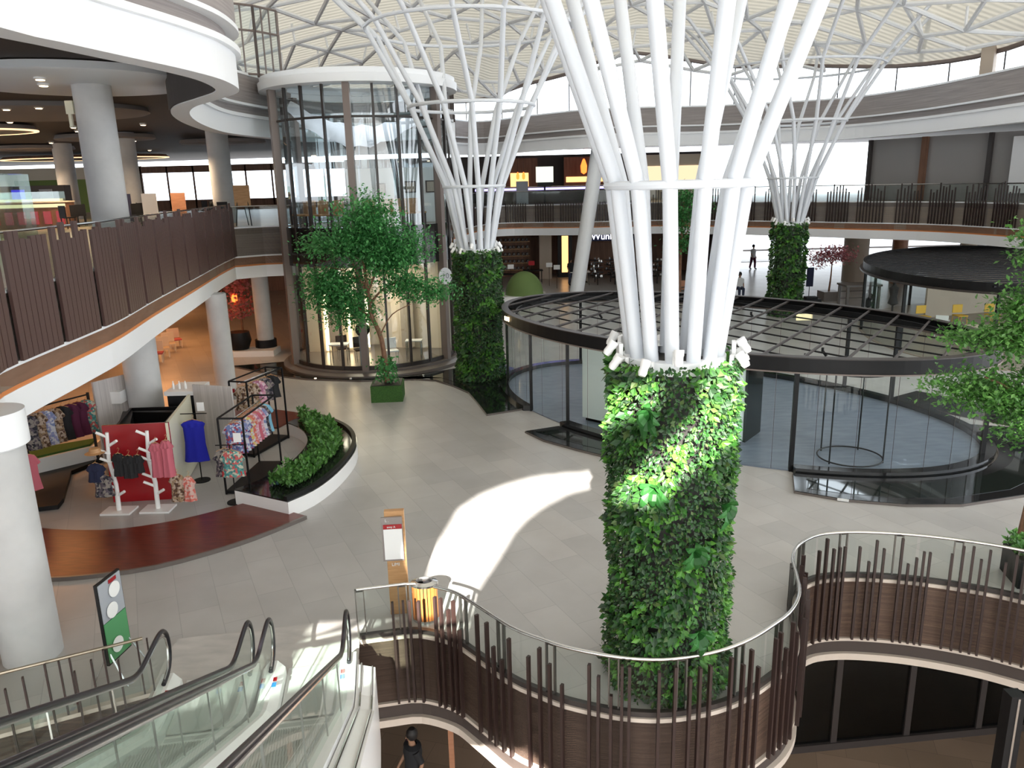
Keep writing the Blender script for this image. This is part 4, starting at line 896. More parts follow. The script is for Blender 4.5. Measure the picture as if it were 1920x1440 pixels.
# ================================================================ ESCALATORS
ED = Vector((.157, -.9876)).normalized(); EN = Vector((ED.y, -ED.x)) * -1        # along (towards viewer, upwards) and to the right
def escalator(label, P, half, right_clad):
    """P: plan point midway between the newels"""
    t = thing('escalator', label, 'escalator', (P[0], P[1], 0), math.atan2(ED.y, ED.x))
    # local x = along / up, local y = left of travel; image right = +y?  (handled by sign)
    SL = .55; s0 = 1.15; LEN = 9.2
    def zl(s): return 0 if s < s0 - .25 else (SL * (s - s0) if s > s0 + .25 else SL * (s - s0 + .25) ** 2 / 1.0)
    for sy in (-1, 1):
        y = sy * half
        path = [(.34, .30), (.12, .32), (-.03, .42), (-.09, .60), (-.06, .78), (.06, .91), (.22, .96)] + [(s, .97 + zl(s)) for s in [.4 + .2 * i for i in range(44)]]
        MB().tube([(s, y, z) for s, z in spline(path, .08)], .029, 10).build('handrail', 'rubber', t, True)
        inner_ = [(.30, .34), (.10, .38), (.02, .48), (-.02, .62), (.02, .78), (.12, .87), (.24, .91)] + [(s, .925 + zl(s)) for s in [.4 + .2 * i for i in range(44)]]
        low = [(s, .26 + zl(s)) for s in [.4 + .2 * i for i in range(44)]][::-1]
        vs_ = [(s, y, z) for s, z in inner_ + low]; MB().add(vs_, [tuple(range(len(vs_)))]).build('balustrade_glass', 'glass_esc', t); bgl = list(t.children)[-1]
        MB().tube([(s, y, z - .0) for s, z in spline(inner_, .1)], .014, 6).build('handrail_guide', 'steel', t, True)
        # inner skirt and sloping deck
        S = [.05, .5, .9, 1.15, 1.4] + [1.8 + .4 * i for i in range(19)]
        vs_ = [];fs_ = []
        ins = -sy * .16; outw = sy * (.09)
        for s in S:
            z = zl(s); vs_ += [(s, y + ins, z - .10), (s, y + ins * .9, z + .16), (s, y - sy * .05, z + .27), (s, y + outw, z + .27), (s, y + outw, z - .6)]
        k = 5
        for i in range(len(S) - 1):
            for j in range(k - 1): fs_.append((i * k + j, i * k + j + 1, (i + 1) * k + j + 1, (i + 1) * k + j))
        fs_.append((0, 1, 2, 3, 4)); skt = MB().add(vs_, fs_).build('skirt', 'plastic_white', t)
        MB().box((.62, y - sy * .075, .285), (.09, .055, .004)).build('sticker', 'sticker_blue' if 'sticker_blue' in MATS else mat('sticker_blue', (.03, .2, .6), .4).name, skt)
        MB().box((.50, y - sy * .075, .285), (.08, .05, .004)).build('sticker', 'box_red', skt)
        for s in (1.9, 3.3, 4.7, 6.1): MB().box((s, y, .6 + zl(s)), (.006, .016, .62)).build('glass_joint', 'steel', bgl)
    for i in range(22):
        s = s0 - .05 + i * .37; z = max(0.0, SL * (s - s0) + .02); st_ = MB()
        st_.box((s + .185, 0, z + .1), (.37, half * 2 - .34, .02)) if i > 1 else st_.box((s + .185, 0, .03), (.37, half * 2 - .34, .02))
        if i > 1:
            for g_ in range(24): st_.box((s + .185, -half + .18 + (g_ + .5) * (half * 2 - .36) / 24, z + .118), (.36, .012, .016)).box((s, -half + .18 + (g_ + .5) * (half * 2 - .36) / 24, z + .0), (.016, .012, .2))
            st_.box((s + .01, 0, z), (.02, half * 2 - .34, .2))
        st_.build('step', 'alu_step', t)
    MB().box((.45, 0, .022), (1.1, half * 2 - .32, .02)).build('comb_plate', 'alu_step', t)
    # truss casing below
    S = [-.2, .9, 1.3, 9.0]; vs_ = [];fs_ = []
    for s in S:
        z = zl(s); wv_ = half + .1
        vs_ += [(s, -wv_, z - .02 if s > .95 else -.02), (s, wv_, z - .02 if s > .95 else -.02), (s, wv_, z - 1.0), (s, -wv_, z - 1.0)]
    for i in range(3):
        for j in range(4): fs_.append((i * 4 + j, i * 4 + (j + 1) % 4, (i + 1) * 4 + (j + 1) % 4, (i + 1) * 4 + j))
    fs_ += [(0, 1, 2, 3), (15, 14, 13, 12)]; MB().add(vs_, fs_).build('truss_casing', 'plastic_white', t)
    if right_clad:
        y0, y1 = half + .1, half + .34; vs_ = [];fs_ = []
        for s in (.25, .9, 1.3, 9.0):
            z = zl(s); vs_ += [(s, y0, z + .2), (s, y1, z + .12), (s, y1, z - 1.05), (s, y0, z - 1.05)]
        for i in range(3):
            for j in range(4): fs_.append((i * 4 + j, i * 4 + (j + 1) % 4, (i + 1) * 4 + (j + 1) % 4, (i + 1) * 4 + j))
        fs_ += [(0, 1, 2, 3), (15, 14, 13, 12)]; MB().add(vs_, fs_).build('outer_cladding', 'plastic_white', t)
        for yy in (y0 + .06, y1 - .04): MB().tube([(s, yy, zl(s) + (.205 if yy < y0 + .1 else .14)) for s in (.25, .9, 1.3, 9.0)], .014, 6).build('cladding_seam', 'steel', t)
    return t
escalator('left escalator with glass sides and black handrails, rising towards the viewer', (-4.15, 9.29), .54, False)
escalator('right escalator with sunlit steps and white outer cladding, beside the wavy railing', (-2.85, 9.51), .51, True)

# ================================================================ TREES
def tree(name, label, loc, trunk, branches, pads, n, size, mleaf, seed, group=None):
    t = thing(name, label, 'tree', loc, group=group); r_ = random.Random(seed)
    for i, (pth, rad) in enumerate([trunk] + branches):
        q = spline(pth, .15); k = len(q); MB().tube(q, [rad * (1 - .7 * j / k) for j in range(k)], 8).build('trunk' if i == 0 else 'branch', 'bark', t, True)
    pts = []; tot = sum(a * b_ * c_ for _, (a, b_, c_) in pads)
    for c, (a, b_, h_) in pads:
        twigs = [(Vector((r_.gauss(0, .36) * a, r_.gauss(0, .36) * b_, r_.gauss(0, .33) * h_))) for _ in range(max(4, int(n * a * b_ * h_ / tot / 26)))]
        for tg in twigs:
            for _ in range(26):
                o_ = Vector((r_.gauss(0, 1), r_.gauss(0, 1), r_.gauss(0, .6))) * size * 1.9
                pts.append((Vector(c) + tg + o_, Vector((r_.uniform(-.6, .6), r_.uniform(-.6, .6), 1)).normalized()))
    m_ = MB(); leaf_cloud(m_, pts, size, r_, .25); tag(m_.build('foliage', mleaf, t), kind='stuff')
    return t
pt_ = thing('planter_box', 'square green turf-covered planter box under the tree in front of the glass drum', 'planter', (-3.93, 23.85, 0), .06)
MB().box((0, 0, .26), (.98, .95, .52)).build('box', 'planter_green', pt_); MB().box((0, 0, .53), (.9, .88, .03)).build('soil', 'soil', pt_)
B0 = Vector((0, 0, .52))
tree('potted_tree', 'leafy green tree with bent brown trunk in the green box before the glass drum', (-3.93, 23.85, .5),
     ([(0, 0, 0), (-.03, 0, .7), (-.12, 0, 1.5), (-.36, 0, 2.2), (-.42, 0, 2.9), (-.5, 0, 3.9), (-.55, 0, 5.0)], .09),
     [([(-.40, 0, 2.5), (.1, -.1, 3.0), (.9, -.1, 3.3)], .04), ([(-.40, 0, 2.7), (-.7, 0, 3.5), (-1.0, 0, 4.2)], .045), ([(-.42, 0, 2.9), (.1, 0, 3.9), (.7, 0, 4.5)], .04), ([(-.3, 0, 2.0), (-.8, -.1, 2.5), (-1.5, -.1, 2.9)], .035), ([(-.42, 0, 3.1), (-1.2, 0, 3.6), (-2.0, 0, 3.7)], .03), ([(-.1, 0, 1.6), (.3, -.1, 2.2), (.9, 0, 2.5)], .025)],
     [((-.35, 0, 5.0), (1.15, 1.0, .9)), ((-.6, 0, 4.3), (1.5, 1.1, .7)), ((.55, 0, 4.2), (1.1, .9, .8)), ((-1.7, 0, 4.35), (.75, .7, .45)), ((-1.45, 0, 3.3), (1.15, .9, .6)), ((-1.25, 0, 2.7), (1.2, .8, .7)), ((-.9, 0, 2.2), (.9, .7, .5)), ((.8, 0, 3.1), (1.0, .8, .5)), ((1.5, 0, 2.85), (.9, .7, .4)), ((.3, 0, 3.7), (1.0, .8, .5)), ((-2.1, 0, 3.0), (.5, .5, .4))],
     24000, .105, 'leaf_tree', 21)
vt = thing('vine', 'small trailing plant and green stakes around the base of the potted tree', 'plant', (-3.93, 23.85, .5)); q_ = random.Random(2); mv = MB()
leaf_cloud(mv, [((q_.gauss(0, .16), q_.gauss(0, .14), q_.uniform(.1, .85)), (q_.uniform(-1, 1), -1, .5)) for _ in range(420)], .1, q_, .6); tag(mv.build('leaves', 'leaf_tree', vt), kind='stuff')
for x in (-.4, .42): MB().tube([(x, -.2, .04), (x * .35, 0, .8)], .014, 6).build('stake', 'leaf_fern', vt)
tree('near_tree', 'leafy green tree reaching in from the right edge in front of the pavilion', (8.95, 12.6, 0),
     ([(0, 0, 0), (.1, 0, 1.5), (.15, 0, 3.0), (.2, 0, 4.2), (.2, 0, 5.2)], .11),
     [([(.12, 0, 2.2), (-.5, 0, 2.9), (-1.1, -.1, 3.2)], .045), ([(.15, 0, 2.8), (-.4, .1, 3.6), (-1.0, .1, 4.0)], .04), ([(.18, 0, 3.4), (-.2, 0, 4.2), (-.5, 0, 4.8)], .035)],
     [((-1.55, 0, 3.05), (.55, .5, .20)), ((-1.0, 0, 2.95), (.75, .6, .42)), ((-.3, 0, 2.7), (.8, .7, .55)), ((.4, 0, 2.9), (.8, .8, .8)), ((-1.45, 0, 3.88), (.45, .45, .16)), ((-.7, 0, 3.85), (.75, .6, .4)), ((-.55, 0, 4.45), (.55, .5, .3)), ((-.1, 0, 4.3), (.8, .7, .6)), ((.3, 0, 3.7), (.9, .8, .8)), ((-.45, 0, 5.45), (.4, .5, .25)), ((-.15, 0, 5.05), (.55, .6, .4)), ((.25, 0, 5.3), (.7, .6, .7)), ((-.45, 0, 2.15), (.22, .3, .25)), ((.35, 0, 2.1), (.4, .4, .3))],
     26000, .085, 'leaf_near', 22)
nb = thing('planter_box', 'dark planter box with green plants at the right edge behind the wavy railing', 'planter', (8.35, 11.55, 0), -.2)
MB().box((.2, 0, .25), (.9, .7, .5)).build('box', 'black_metal', nb); mv = MB(); leaf_cloud(mv, [((q_.uniform(-.25, .62), q_.uniform(-.34, .34), q_.uniform(.48, .7)), (0, -.3, 1)) for _ in range(900)], .09, q_, -.4); tag(mv.build('plants', 'leaf_near', nb), kind='stuff')
tree('dark_tree', 'dark green slender tree seen between the thick tubes, near the far balcony', (9.3, 42.5, 0), ([(0, 0, 0), (0, 0, 3), (.1, 0, 5.5)], .1), [([(0, 0, 3), (.5, 0, 4.2), (1.0, 0, 4.9)], .04)],
     [((0, 0, 5.6), (.6, .6, .8)), ((-.1, 0, 4.4), (.7, .6, .9)), ((1.0, 0, 5.0), (.5, .4, .3)), ((0, 0, 3.2), (.6, .5, .7))], 2600, .15, 'leaf_tree', 23)
tree('red_tree', 'small weeping tree with reddish leaves in a dark pot, before the bright opening', (17.2, 41.8, .5), ([(0, 0, 0), (.05, 0, .9), (.05, 0, 1.7)], .06), [([(.05, 0, 1.5), (-.6, 0, 2.0), (-1.0, 0, 1.8)], .03), ([(.05, 0, 1.5), (.6, 0, 2.1), (1.0, 0, 2.0)], .03)],
     [((0, 0, 2.0), (.8, .6, .3)), ((-.7, 0, 1.7), (.5, .4, .3)), ((.7, 0, 1.8), (.5, .4, .2))], 1500, .13, 'leaf_red', 24)
pr = thing('plant_pot', 'square dark pot of the small red tree', 'pot', (17.2, 41.8, 0)); MB().prism([(-.4, -.4), (.4, -.4), (.45, .45), (-.45, .45)], 0, .5).build('pot', 'stone_edge', pr)

# ================================================================ UPPER LEFT FLOOR: ceiling, counters
def disc(label, x, y, rx, ry, z=8.22, m1='white_paint', glow=None):
    t = thing('ceiling_disc', label, 'ceiling panel', (x, y, z)); MB().lathe([(0, -.04), (1, -.04), (1.03, .0), (1.0, .16), (0, .16)], n=48, sx=rx, sy=ry).build('disc', m1, t, True)
    if glow: MB().lathe([(.985, -.06), (1.035, -.06), (1.035, -.01)], n=48, sx=rx, sy=ry).build('light_cove', glow, t, True)
    return t
mat('disc_grey', (.26, .23, .22), .7)
disc('big white ceiling disc around the head of the thick upper left column', -10.1, 19.6, 2.6, 2.5, 9.05)
disc('brown grey ceiling disc behind the white one', -15.5, 27, 3.6, 2.6, 9.1, 'disc_grey')
disc('ceiling disc with warm glowing rim at the far left', -22.5, 32, 4.0, 2.0, 9.0, 'disc_grey', 'lamp_dim')
disc('grey ceiling disc behind the thick upper column', -18.8, 38.4, 2.2, 1.6, 9.0, 'disc_grey')
disc('grey ceiling disc near the left edge, under the warm rimmed one', -26.5, 45.6, 2.2, 1.6, 9.0, 'disc_grey')
disc('grey ceiling disc left of the glass drum', -15.2, 43.8, 2.2, 1.5, 9.0, 'disc_grey')
disc('long ceiling disc with warm cove over the food counter', -29, 56, 5.5, 2.4, 8.9, 'brown_wall', 'lamp_dim')
r_ = random.Random(9); dl = None
for i, (x, y) in enumerate([(-10.2, 18.3), (-10.7, 19.3), (-15.1, 25.0), (-14.0, 24.8), (-16.3, 28.2), (-18.5, 30.7), (-17.8, 33.8), (-18.7, 35.8), (-24.0, 43.1), (-19.3, 41.2), (-19.6, 43.1), (-14.7, 33.3), (-16.7, 46.0), (-23.2, 53)]):
    z = 8.96 if y < 20 else (9.03 if i in (2, 3) else 9.16)
    if dl is None:
        dl = thing('downlight', 'small round ceiling downlight over the upper left floor', 'ceiling lamp', (x, y, z), group='downlights over the upper left floor')
        MB().lathe([(0, 0), (.1, 0), (.13, .02), (.13, .08), (0, .08)], n=16).build('rim', 'plastic_white', dl, True); MB().lathe([(0, -.012), (.09, -.012), (.09, .0)], n=16).build('lens', 'lamp_warm', dl)
    else: dup(dl, (x, y, z))
lv = thing('ceiling_louvre', 'row of grey louvre blades in the dark ceiling at the top left', 'louvre', (-8.6, 12.3, 9.1))
for i in range(6): MB().box((i * .55 - 1.2, 0, 0), (.12, 1.6, .26)).build('blade', 'disc_grey', lv)
MB().box((.2, -.85, 0), (4.2, .1, .16)).build('bar', 'disc_grey', lv)
eb = thing('emergency_bracket', 'small yellow emergency lamp fixed to the thick upper column', 'lamp', (-10.3, 19.55, 8.5)); MB().box((0, 0, 0), (.18, .1, .3)).box((-.02, 0, -.3), (.07, .07, .3)).build('housing', 'box_cream', eb)
# far walls of the upper left floor
struct('wall_far_left', MB().box((-45, 62, 6.8), (34, .3, 3.4)), 'cream_wall')
struct('wall_far_left', MB().box((-18.0, 62, 5.5), (26, .3, .8)).box((-18, 62, 8.2), (26, .3, .5)), 'brown_wall')
wm = MB()
for x in range(-28, -9, 2): wm.box((x, 61.9, 6.8), (.12, .1, 3.2))
w3 = struct('window_3', MB().box((-19, 62.0, 6.9), (18, .03, 2.4)), 'glass_sky'); wm.build('window_frame', 'brown_wall', w3)
def counter(label, x, y, w_, d_, h_, m1, glow, rz=0, z=5.15, front=None):
    t = thing('counter', label, 'counter', (x, y, z), rz); MB().box((0, 0, h_ / 2), (w_, d_, h_)).build('body', m1, t)
    MB().box((0, -.02, h_ + .03), (w_ + .06, d_ + .06, .05)).build('worktop', 'cream_wall', t); MB().box((0, -d_ / 2 - .02, h_ - .12), (w_, .03, .14)).build('light_strip', glow, t)
    if front:
        for i in range(int(w_ / .5)): MB().box((-w_ / 2 + .25 + i * .5, -d_ / 2 - .02, h_ * .42), (.3, .03, h_ * .5)).build('front_panel', front, t)
    return t
counter('food counter with lit glass case and red front, far left of the upper floor', -21.5, 33.5, 6.0, 1.0, 1.05, 'brown_wall', 'glow_food', .15, front='box_red')
gcs = thing('glass_display_case', 'lit glass case of food on the red counter', 'display case', (-21.5, 33.4, 6.25), .15); MB().box((0, 0, .2), (5.6, .6, .4)).build('case', 'glass_green', gcs); MB().box((0, .1, .06), (5.4, .4, .1)).build('food', 'glow_food', gcs)
cr = thing('back_bar', 'dark shelves with screens behind the food counter', 'shelf', (-23.5, 38, 5.15)); MB().box((0, 0, .9), (5.5, .6, 1.8)).build('cabinet', 'dark_wall', cr)
for i in range(4): MB().box((-2 + i * 1.3, -.32, 1.4), (.6, .04, .45)).build('screen', ('glow_violet', 'screen_white', 'sign_blue', 'fabric_grey')[i], cr)
gw = thing('green_wall_panel', 'olive green lit wall panel behind the food counter', 'panel', (-28.2, 50, 5.2)); MB().box((0, 0, 1.2), (4.5, .2, 2.0)).build('panel', 'tent_green', gw)
sg = thing('shop_sign', 'small violet glowing word sign on the upper floor at the left', 'sign', (-31.6, 47.5, 7.1)); MB().box((0, .05, 0), (2.0, .06, .6)).build('board', 'black_metal', sg); text('idlan', .5, 'glow_violet', sg, (0, -.02, 0))
bs = thing('banner', 'dark blue banner hanging at the left edge of the upper floor', 'banner', (-12.35, 18.4, 7.0)); MB().box((0, 0, 0), (.9, .06, .8)).build('cloth', 'sign_blue', bs)
MB().box((.05, 0, -.5), (1.5, .5, .12)).build('shelf', 'glass_green', bs)
gk = thing('glass_kiosk', 'pale glass kiosk at the left edge behind the slatted fence', 'kiosk', (-13.7, 20.5, 5.15)); MB().box((0, 0, .95), (2.2, 1.6, 1.9)).build('body', 'glass_green', gk); MB().box((-.4, .2, .8), (1.2, .8, 1.6)).build('cabinet', 'plastic_white', gk)
ez = thing('easel', 'wooden easel board standing by the glass parapet left of the drum', 'easel', (-10.35, 31.3, 5.15))
MB().box((0, 0, 1.15), (.62, .05, .8)).build('board', 'wood_light', ez)
for a, b_ in (((-.2, 0, 1.0), (-.3, -.1, 0)), ((.2, 0, 1.0), (.3, -.1, 0)), ((0, .05, 1.0), (0, .45, 0))): MB().tube([a, b_], .02, 6).build('leg', 'black_metal', ez)
r_ = random.Random(14)
ct = None
for i in range(14):
    x, y = -11.5 - i * .62 - r_.random() * .5, 31.5 + (i % 5) * 1.7 + r_.random()
    if ct is None:
        ct = thing('cafe_chair', 'dark cafe chair on the upper left floor behind the fence', 'chair', (x, y, 5.15), 0, 'cafe chairs on the upper left floor'); MB().box((0, 0, .45), (.42, .42, .05)).build('seat', 'black_metal', ct); MB().box((0, .2, .7), (.42, .04, .45)).build('backrest', 'black_metal', ct)
        for sx in (-1, 1):
            for sy in (-1, 1): MB().box((sx * .18, sy * .18, .22), (.03, .03, .44)).build('leg', 'black_metal', ct)
    else: dup(ct, (x, y, 5.15), r_.uniform(0, 6))
for i, (x, y, mm, lb) in enumerate(((-16.5, 34.5, 'sign_blue', 'blue'), (-15.0, 33.6, 'screen_white', 'white'), (-14.2, 34.6, 'lantern_orange', 'orange'), (-18.5, 36.5, 'fabric_grey', 'grey'))):
    t = thing('rollup_banner', f'{lb} roll-up banner on the upper left floor behind the fence', 'banner', (x, y, 5.15), .1); MB().box((0, 0, .75), (.6, .03, 1.15)).build('print', {'sign_blue': 'cloth_navy', 'screen_white': 'paper_white', 'lantern_orange': 'terracotta', 'fabric_grey': 'fabric_grey'}[mm], t); MB().box((0, 0, .08), (.8, .2, .16)).build('base', 'black_metal', t)
for x, y, p in ((-14, 22, 90), (-18, 33, 160), (-26, 42, 260), (-14, 34, 120)): spot_area('upper_floor_lamp', (x, y, 7.9), 1.5, p, (1, .72, .45))

# ================================================================ FAR SHOPS
struct('wall_far', MB().box((1.5, 58, 1.7), (24, .4, 3.4)), 'brown_wall')
struct('wall_far', MB().box((1.5, 60, 6.8), (27, .4, 3.4)), 'dark_wall')
struct('wall_far', MB().box((13.6, 53.5, 1.7), (.4, 9, 3.4)), 'dark_wall')
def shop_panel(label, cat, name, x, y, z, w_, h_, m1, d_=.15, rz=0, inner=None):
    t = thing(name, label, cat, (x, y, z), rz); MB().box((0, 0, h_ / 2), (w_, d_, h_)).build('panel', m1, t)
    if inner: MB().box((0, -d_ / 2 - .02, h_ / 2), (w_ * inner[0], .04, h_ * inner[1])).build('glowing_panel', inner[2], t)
    return t
shop_panel('pale wide pillar between the ground floor shops under the far balcony', 'pillar', 'shop_pillar', 2.55, 55, 0, .85, 3.25, 'beige_wall', .8)
shop_panel('dark doorway with a tall glowing orange niche under the far balcony', 'niche', 'lit_niche', 3.95, 55.5, 0, 1.0, 3.25, 'black_metal', .4, inner=(.45, .78, 'glow_warm'))
shop_panel('white poster board right of the glowing niche', 'poster', 'poster_board', 5.1, 54.5, .0, .75, 1.9, 'beige_wall', .1, inner=(.8, .4, 'screen_white'))
shop_panel('brown cabinet wall at the right of the glowing niche', 'cabinet', 'cabinet_wall', 7.1, 56.5, 0, 2.6, 3.2, 'brown_wall', .4)
sh = thing('shoe_shelf', 'wooden wall shelf with rows of goods at the left under the far balcony', 'shelf', (.4, 56.3, 0)); MB().box((0, .2, 1.5), (2.2, .1, 3.0)).build('back', 'brown_wall', sh)
for i in range(5): MB().box((0, 0, .5 + i * .5), (2.2, .4, .05)).build('shelf_board', 'wood_light', sh)
q_ = random.Random(8); p0 = None
for i in range(5):
    for j in range(7):
        loc = (-.55 + j * .31 + q_.uniform(-.04, .04), 56.25, .53 + i * .5)
        if p0 is None: p0 = tag(MB().box((0, 0, .1), (.2, .25, .2)).build('shoe_box', 'print_dark', None, loc=loc), 'dark box on the wooden wall shelf under the far balcony', 'box', 'boxes on the wall shelf')
        else: o = p0.copy(); C.objects.link(o); o.location = loc
ws = thing('shop_sign', 'white glowing handwritten-style shop name on a dark blue board under the far balcony', 'sign', (6.75, 53.5, 2.9)); MB().box((0.3, .06, 0), (3.2, .08, .6)).build('board', 'cloth_navy', ws); text('Wunke c', .62, 'sign_white', ws, (0, -.02, 0))
for i in range(9):
    x, y = 5.9 + (i % 5) * .95 + q_.uniform(-.2, .2), 50.6 + (i // 5) * 1.5
    t = None
    if i == 0:
        s0_ = thing('display_stand', 'dark display stand with glinting goods under the violet shop sign', 'display stand', (x, y, 0), 0, 'display stands under the shop sign'); MB().tube([(0, 0, 0), (0, 0, 1.5)], .03, 6).build('pole', 'black_metal', s0_)
        for k in range(4): MB().box((0, 0, .5 + k * .32), (.7, .5, .03)).build('tray', 'black_metal', s0_)
        for k in range(10): MB().box((q_.uniform(-.3, .3), q_.uniform(-.2, .2), .58 + .32 * (k % 4)), (.08, .08, .14)).build('goods', 'steel', s0_)
    else: dup(s0_, (x, y, 0), q_.uniform(0, 1.5))
for i, (x, y, mm, lb) in enumerate(((.1, 50.5, 'black_metal', 'black merchandise table left of the green tent'), (1.6, 52.5, 'black_metal', 'black table with a red sign near the pale pillar'), (4.6, 51, 'black_metal', 'black round-looking table with a white cloth by the leaning column'))):
    side_table('market_table', lb, 'table', (x, y, 0), 1.3, .85, mm if i < 2 else 'plastic_white', 'black_metal')
for x, y, mm, lb in ((.1, 50.3, 'paper_white', 'white price card on the black table left of the tent'), (1.5, 52.3, 'cloth_red', 'red price card on the black table near the pale pillar'), (2.6, 50.8, 'paper_white', 'white card on a thin post in front of the pale pillar'), (3.0, 49.3, 'paper_white', 'low white card on a thin post near the pavilion edge')):
    t = thing('price_sign', lb, 'sign', (x, y, 0)); MB().tube([(0, 0, 0), (0, 0, 1.25)], .015, 6).build('post', 'black_metal', t); MB().box((0, 0, 1.35), (.4, .03, .28)).build('card', mm, t)
tn = thing('dome_tent', 'green camping dome tent on a white base beside the middle ivy column', 'tent', (.85, 45.2, 0)); vs_ = []
MB().lathe([(1.05 * math.cos(a * PI / 16), 1.35 * math.sin(a * PI / 16) + .25) for a in range(9)], n=28, sx=1.05, sy=.9).build('canopy', 'tent_green', tn, True); MB().box((0, 0, .13), (2.5, 2.1, .26)).build('base', 'plastic_white', tn)
MB().tube([(-1.1, 0, .25), (-.75, 0, 1.1), (0, -.1, 1.6), (.75, 0, 1.1), (1.1, 0, .25)], .02, 6).build('pole', 'tent_green', tn)
# upper far shops
shop_panel('orange-lit restaurant recess on the far upper floor, left one', 'recess', 'lit_recess', .9, 58, 5.15, 2.6, 3.1, 'brown_wall', .3, inner=(.5, .35, 'glow_warm'))
shop_panel('orange-brown restaurant wall on the far upper floor, right of the menu screen', 'recess', 'lit_recess', 5.6, 58, 5.15, 3.0, 3.1, 'brown_wall', .3, inner=(.9, .12, 'glow_warm'))
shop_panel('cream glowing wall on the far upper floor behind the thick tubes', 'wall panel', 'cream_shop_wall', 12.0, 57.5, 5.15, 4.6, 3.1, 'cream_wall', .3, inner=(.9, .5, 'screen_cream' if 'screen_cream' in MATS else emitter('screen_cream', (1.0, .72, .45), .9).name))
vb = counter('long dark bar with a violet glowing top edge on the far upper floor', 3.1, 54.2, 10.5, .8, 1.1, 'dark_wall', 'glow_violet', -.03)
mn = thing('menu_screen', 'white lit menu screen on the far upper floor', 'screen', (2.5, 53.4, 6.45)); MB().box((0, 0, .6), (1.15, .1, 1.0)).build('panel', 'screen_white', mn); MB().box((0, .1, .1), (1.0, .2, .5)).build('housing', 'black_metal', mn); MB().box((0, .1, -.7), (.12, .12, 1.25)).build('stand', 'black_metal', mn)
cbd = thing('chalkboard', 'grey framed menu board left of the lit menu screen', 'board', (1.0, 53.5, 5.15)); MB().box((0, 0, .75), (.8, .06, 1.5)).build('board', 'fabric_grey', cbd)
struct('floor', MB().box((3, 52.6, 5.16), (6, .5, .02)), 'floor_upper')
for x, z, lb in ((.75, 7.0, 'small orange lantern, leftmost of the far upper floor'), (1.15, 7.0, 'small orange lantern, second from left on the far upper floor'), (5.3, 7.5, 'large orange lantern right of the menu screen'), (5.85, 7.1, 'orange lantern lowest right of the menu screen')):
    t = thing('hanging_lantern', lb, 'lantern', (x, 55.5, z)); s_ = 1.6 if x > 2 else .8
    MB().lathe([(0, -.3 * s_), (.12 * s_, -.22 * s_), (.14 * s_, .05 * s_), (.07 * s_, .26 * s_), (.03 * s_, .34 * s_), (0, .34 * s_)], n=16).build('shade', 'lantern_orange', t, True); MB().tube([(0, 0, .3 * s_), (0, 0, 9.24 - z)], .01, 5).build('cord', 'black_metal', t)
r_ = random.Random(3)
# grey glazed screens at the right of the upper level
gs = thing('grey_screen_wall', 'tall grey glazed screens with brown posts behind the right balcony bars', 'screen', (0, 0, 5.15))
A_, B_ = Vector((20.1, 44.6)), Vector((25.6, 36.0))
MB().band([A_, B_], 0, 3.2, 0, .08, 1).build('glass_screen', 'grey_screen', gs)
for t_ in (0, .30, .62, 1.0): p = A_.lerp(B_, t_) + Vector((-.1, -.1)); MB().box((p.x, p.y, 1.6), (.30 if t_ in (.3, 1.0) else .18, .2, 3.2), -1.0).build('post', 'brown_wall' if t_ in (.3, 1.0) else 'mullion_dark', gs)
MB().band([A_.lerp(B_, .8), A_.lerp(B_, .98)], 1.4, 1.44, .02, .03, 1).build('door_trim', 'cream_wall', gs)
bw = thing('blue_white_board', 'pale blue board standing behind the balcony bars at the right edge', 'board', (25.0, 37.6, 5.15), -1.0); MB().box((0, -.6, 1.65), (2.2, .1, 2.6)).build('panel', 'plastic_white', bw)
struct('wall_right', MB().box((34, 36, 6.8), (.3, 20, 3.4), .2), 'dark_wall')
# bright plaza outside
struct('floor', MB().box((45, 95, .015), (80, 65, .02)), 'white_paint')
struct('trim_18', MB().box((30, 72, .1), (36, .5, .14)), 'stone_edge')
tt = thing('tall_table', 'tall square wooden table at the bright opening left of the slatted pavilion', 'table', (17.7, 39.3, 0)); MB().box((0, 0, 1.15), (1.8, 1.2, .09)).build('tabletop', 'stone_edge', tt)
for sx in (-1, 1):
    for sy in (-1, 1): MB().box((sx * .78, sy * .5, .56), (.12, .12, 1.12)).build('leg', 'stone_edge', tt)
for z in (.4, .75): MB().box((0, .5, z), (1.6, .04, .04)).build('rail', 'stone_edge', tt)
bn = thing('standing_sign', 'narrow dark blue sign on a thin post left of the small red tree', 'sign', (15.9, 41.2, 0)); MB().tube([(0, 0, 0), (0, 0, .9)], .02, 6).build('post', 'black_metal', bn); MB().box((0, 0, 1.35), (.36, .05, 1.0)).build('panel', 'cloth_navy', bn)
for x, y, lb in ((13.5, 45.5, 'black low equipment box right of the farthest ivy column'),):
    t = thing('equipment_box', lb, 'box', (15.0, 38.6, 0)); MB().box((0, 0, .3), (.9, .6, .6)).box((0, 0, .65), (.6, .4, .12)).build('body', 'black_metal', t, bevel=.03)
for i, (x, y) in enumerate(((9.9, 44.5), (10.6, 44.8), (11.4, 44.4), (12.2, 44.9))):
    chair(('first', 'second', 'third', 'fourth')[i] + ' reddish chair from the left, at the tables before the bright opening', (x, y, 0), 'terracotta', .4 * i)
rc = thing('carved_sculpture', 'reddish crown-shaped carved object beside the tables at the bright opening', 'sculpture', (11.0, 46.2, 0)); MB().lathe([(0, 0), (.45, 0), (.5, 1.2), (.35, 1.25), (0, 1.25)], n=20).build('body', 'terracotta', rc, True)
for k in range(6): MB().tube([(.4 * math.cos(k), .4 * math.sin(k), 1.2), (.45 * math.cos(k), .45 * math.sin(k), 1.8)], [.08, .02], 6).build('point', 'terracotta', rc)
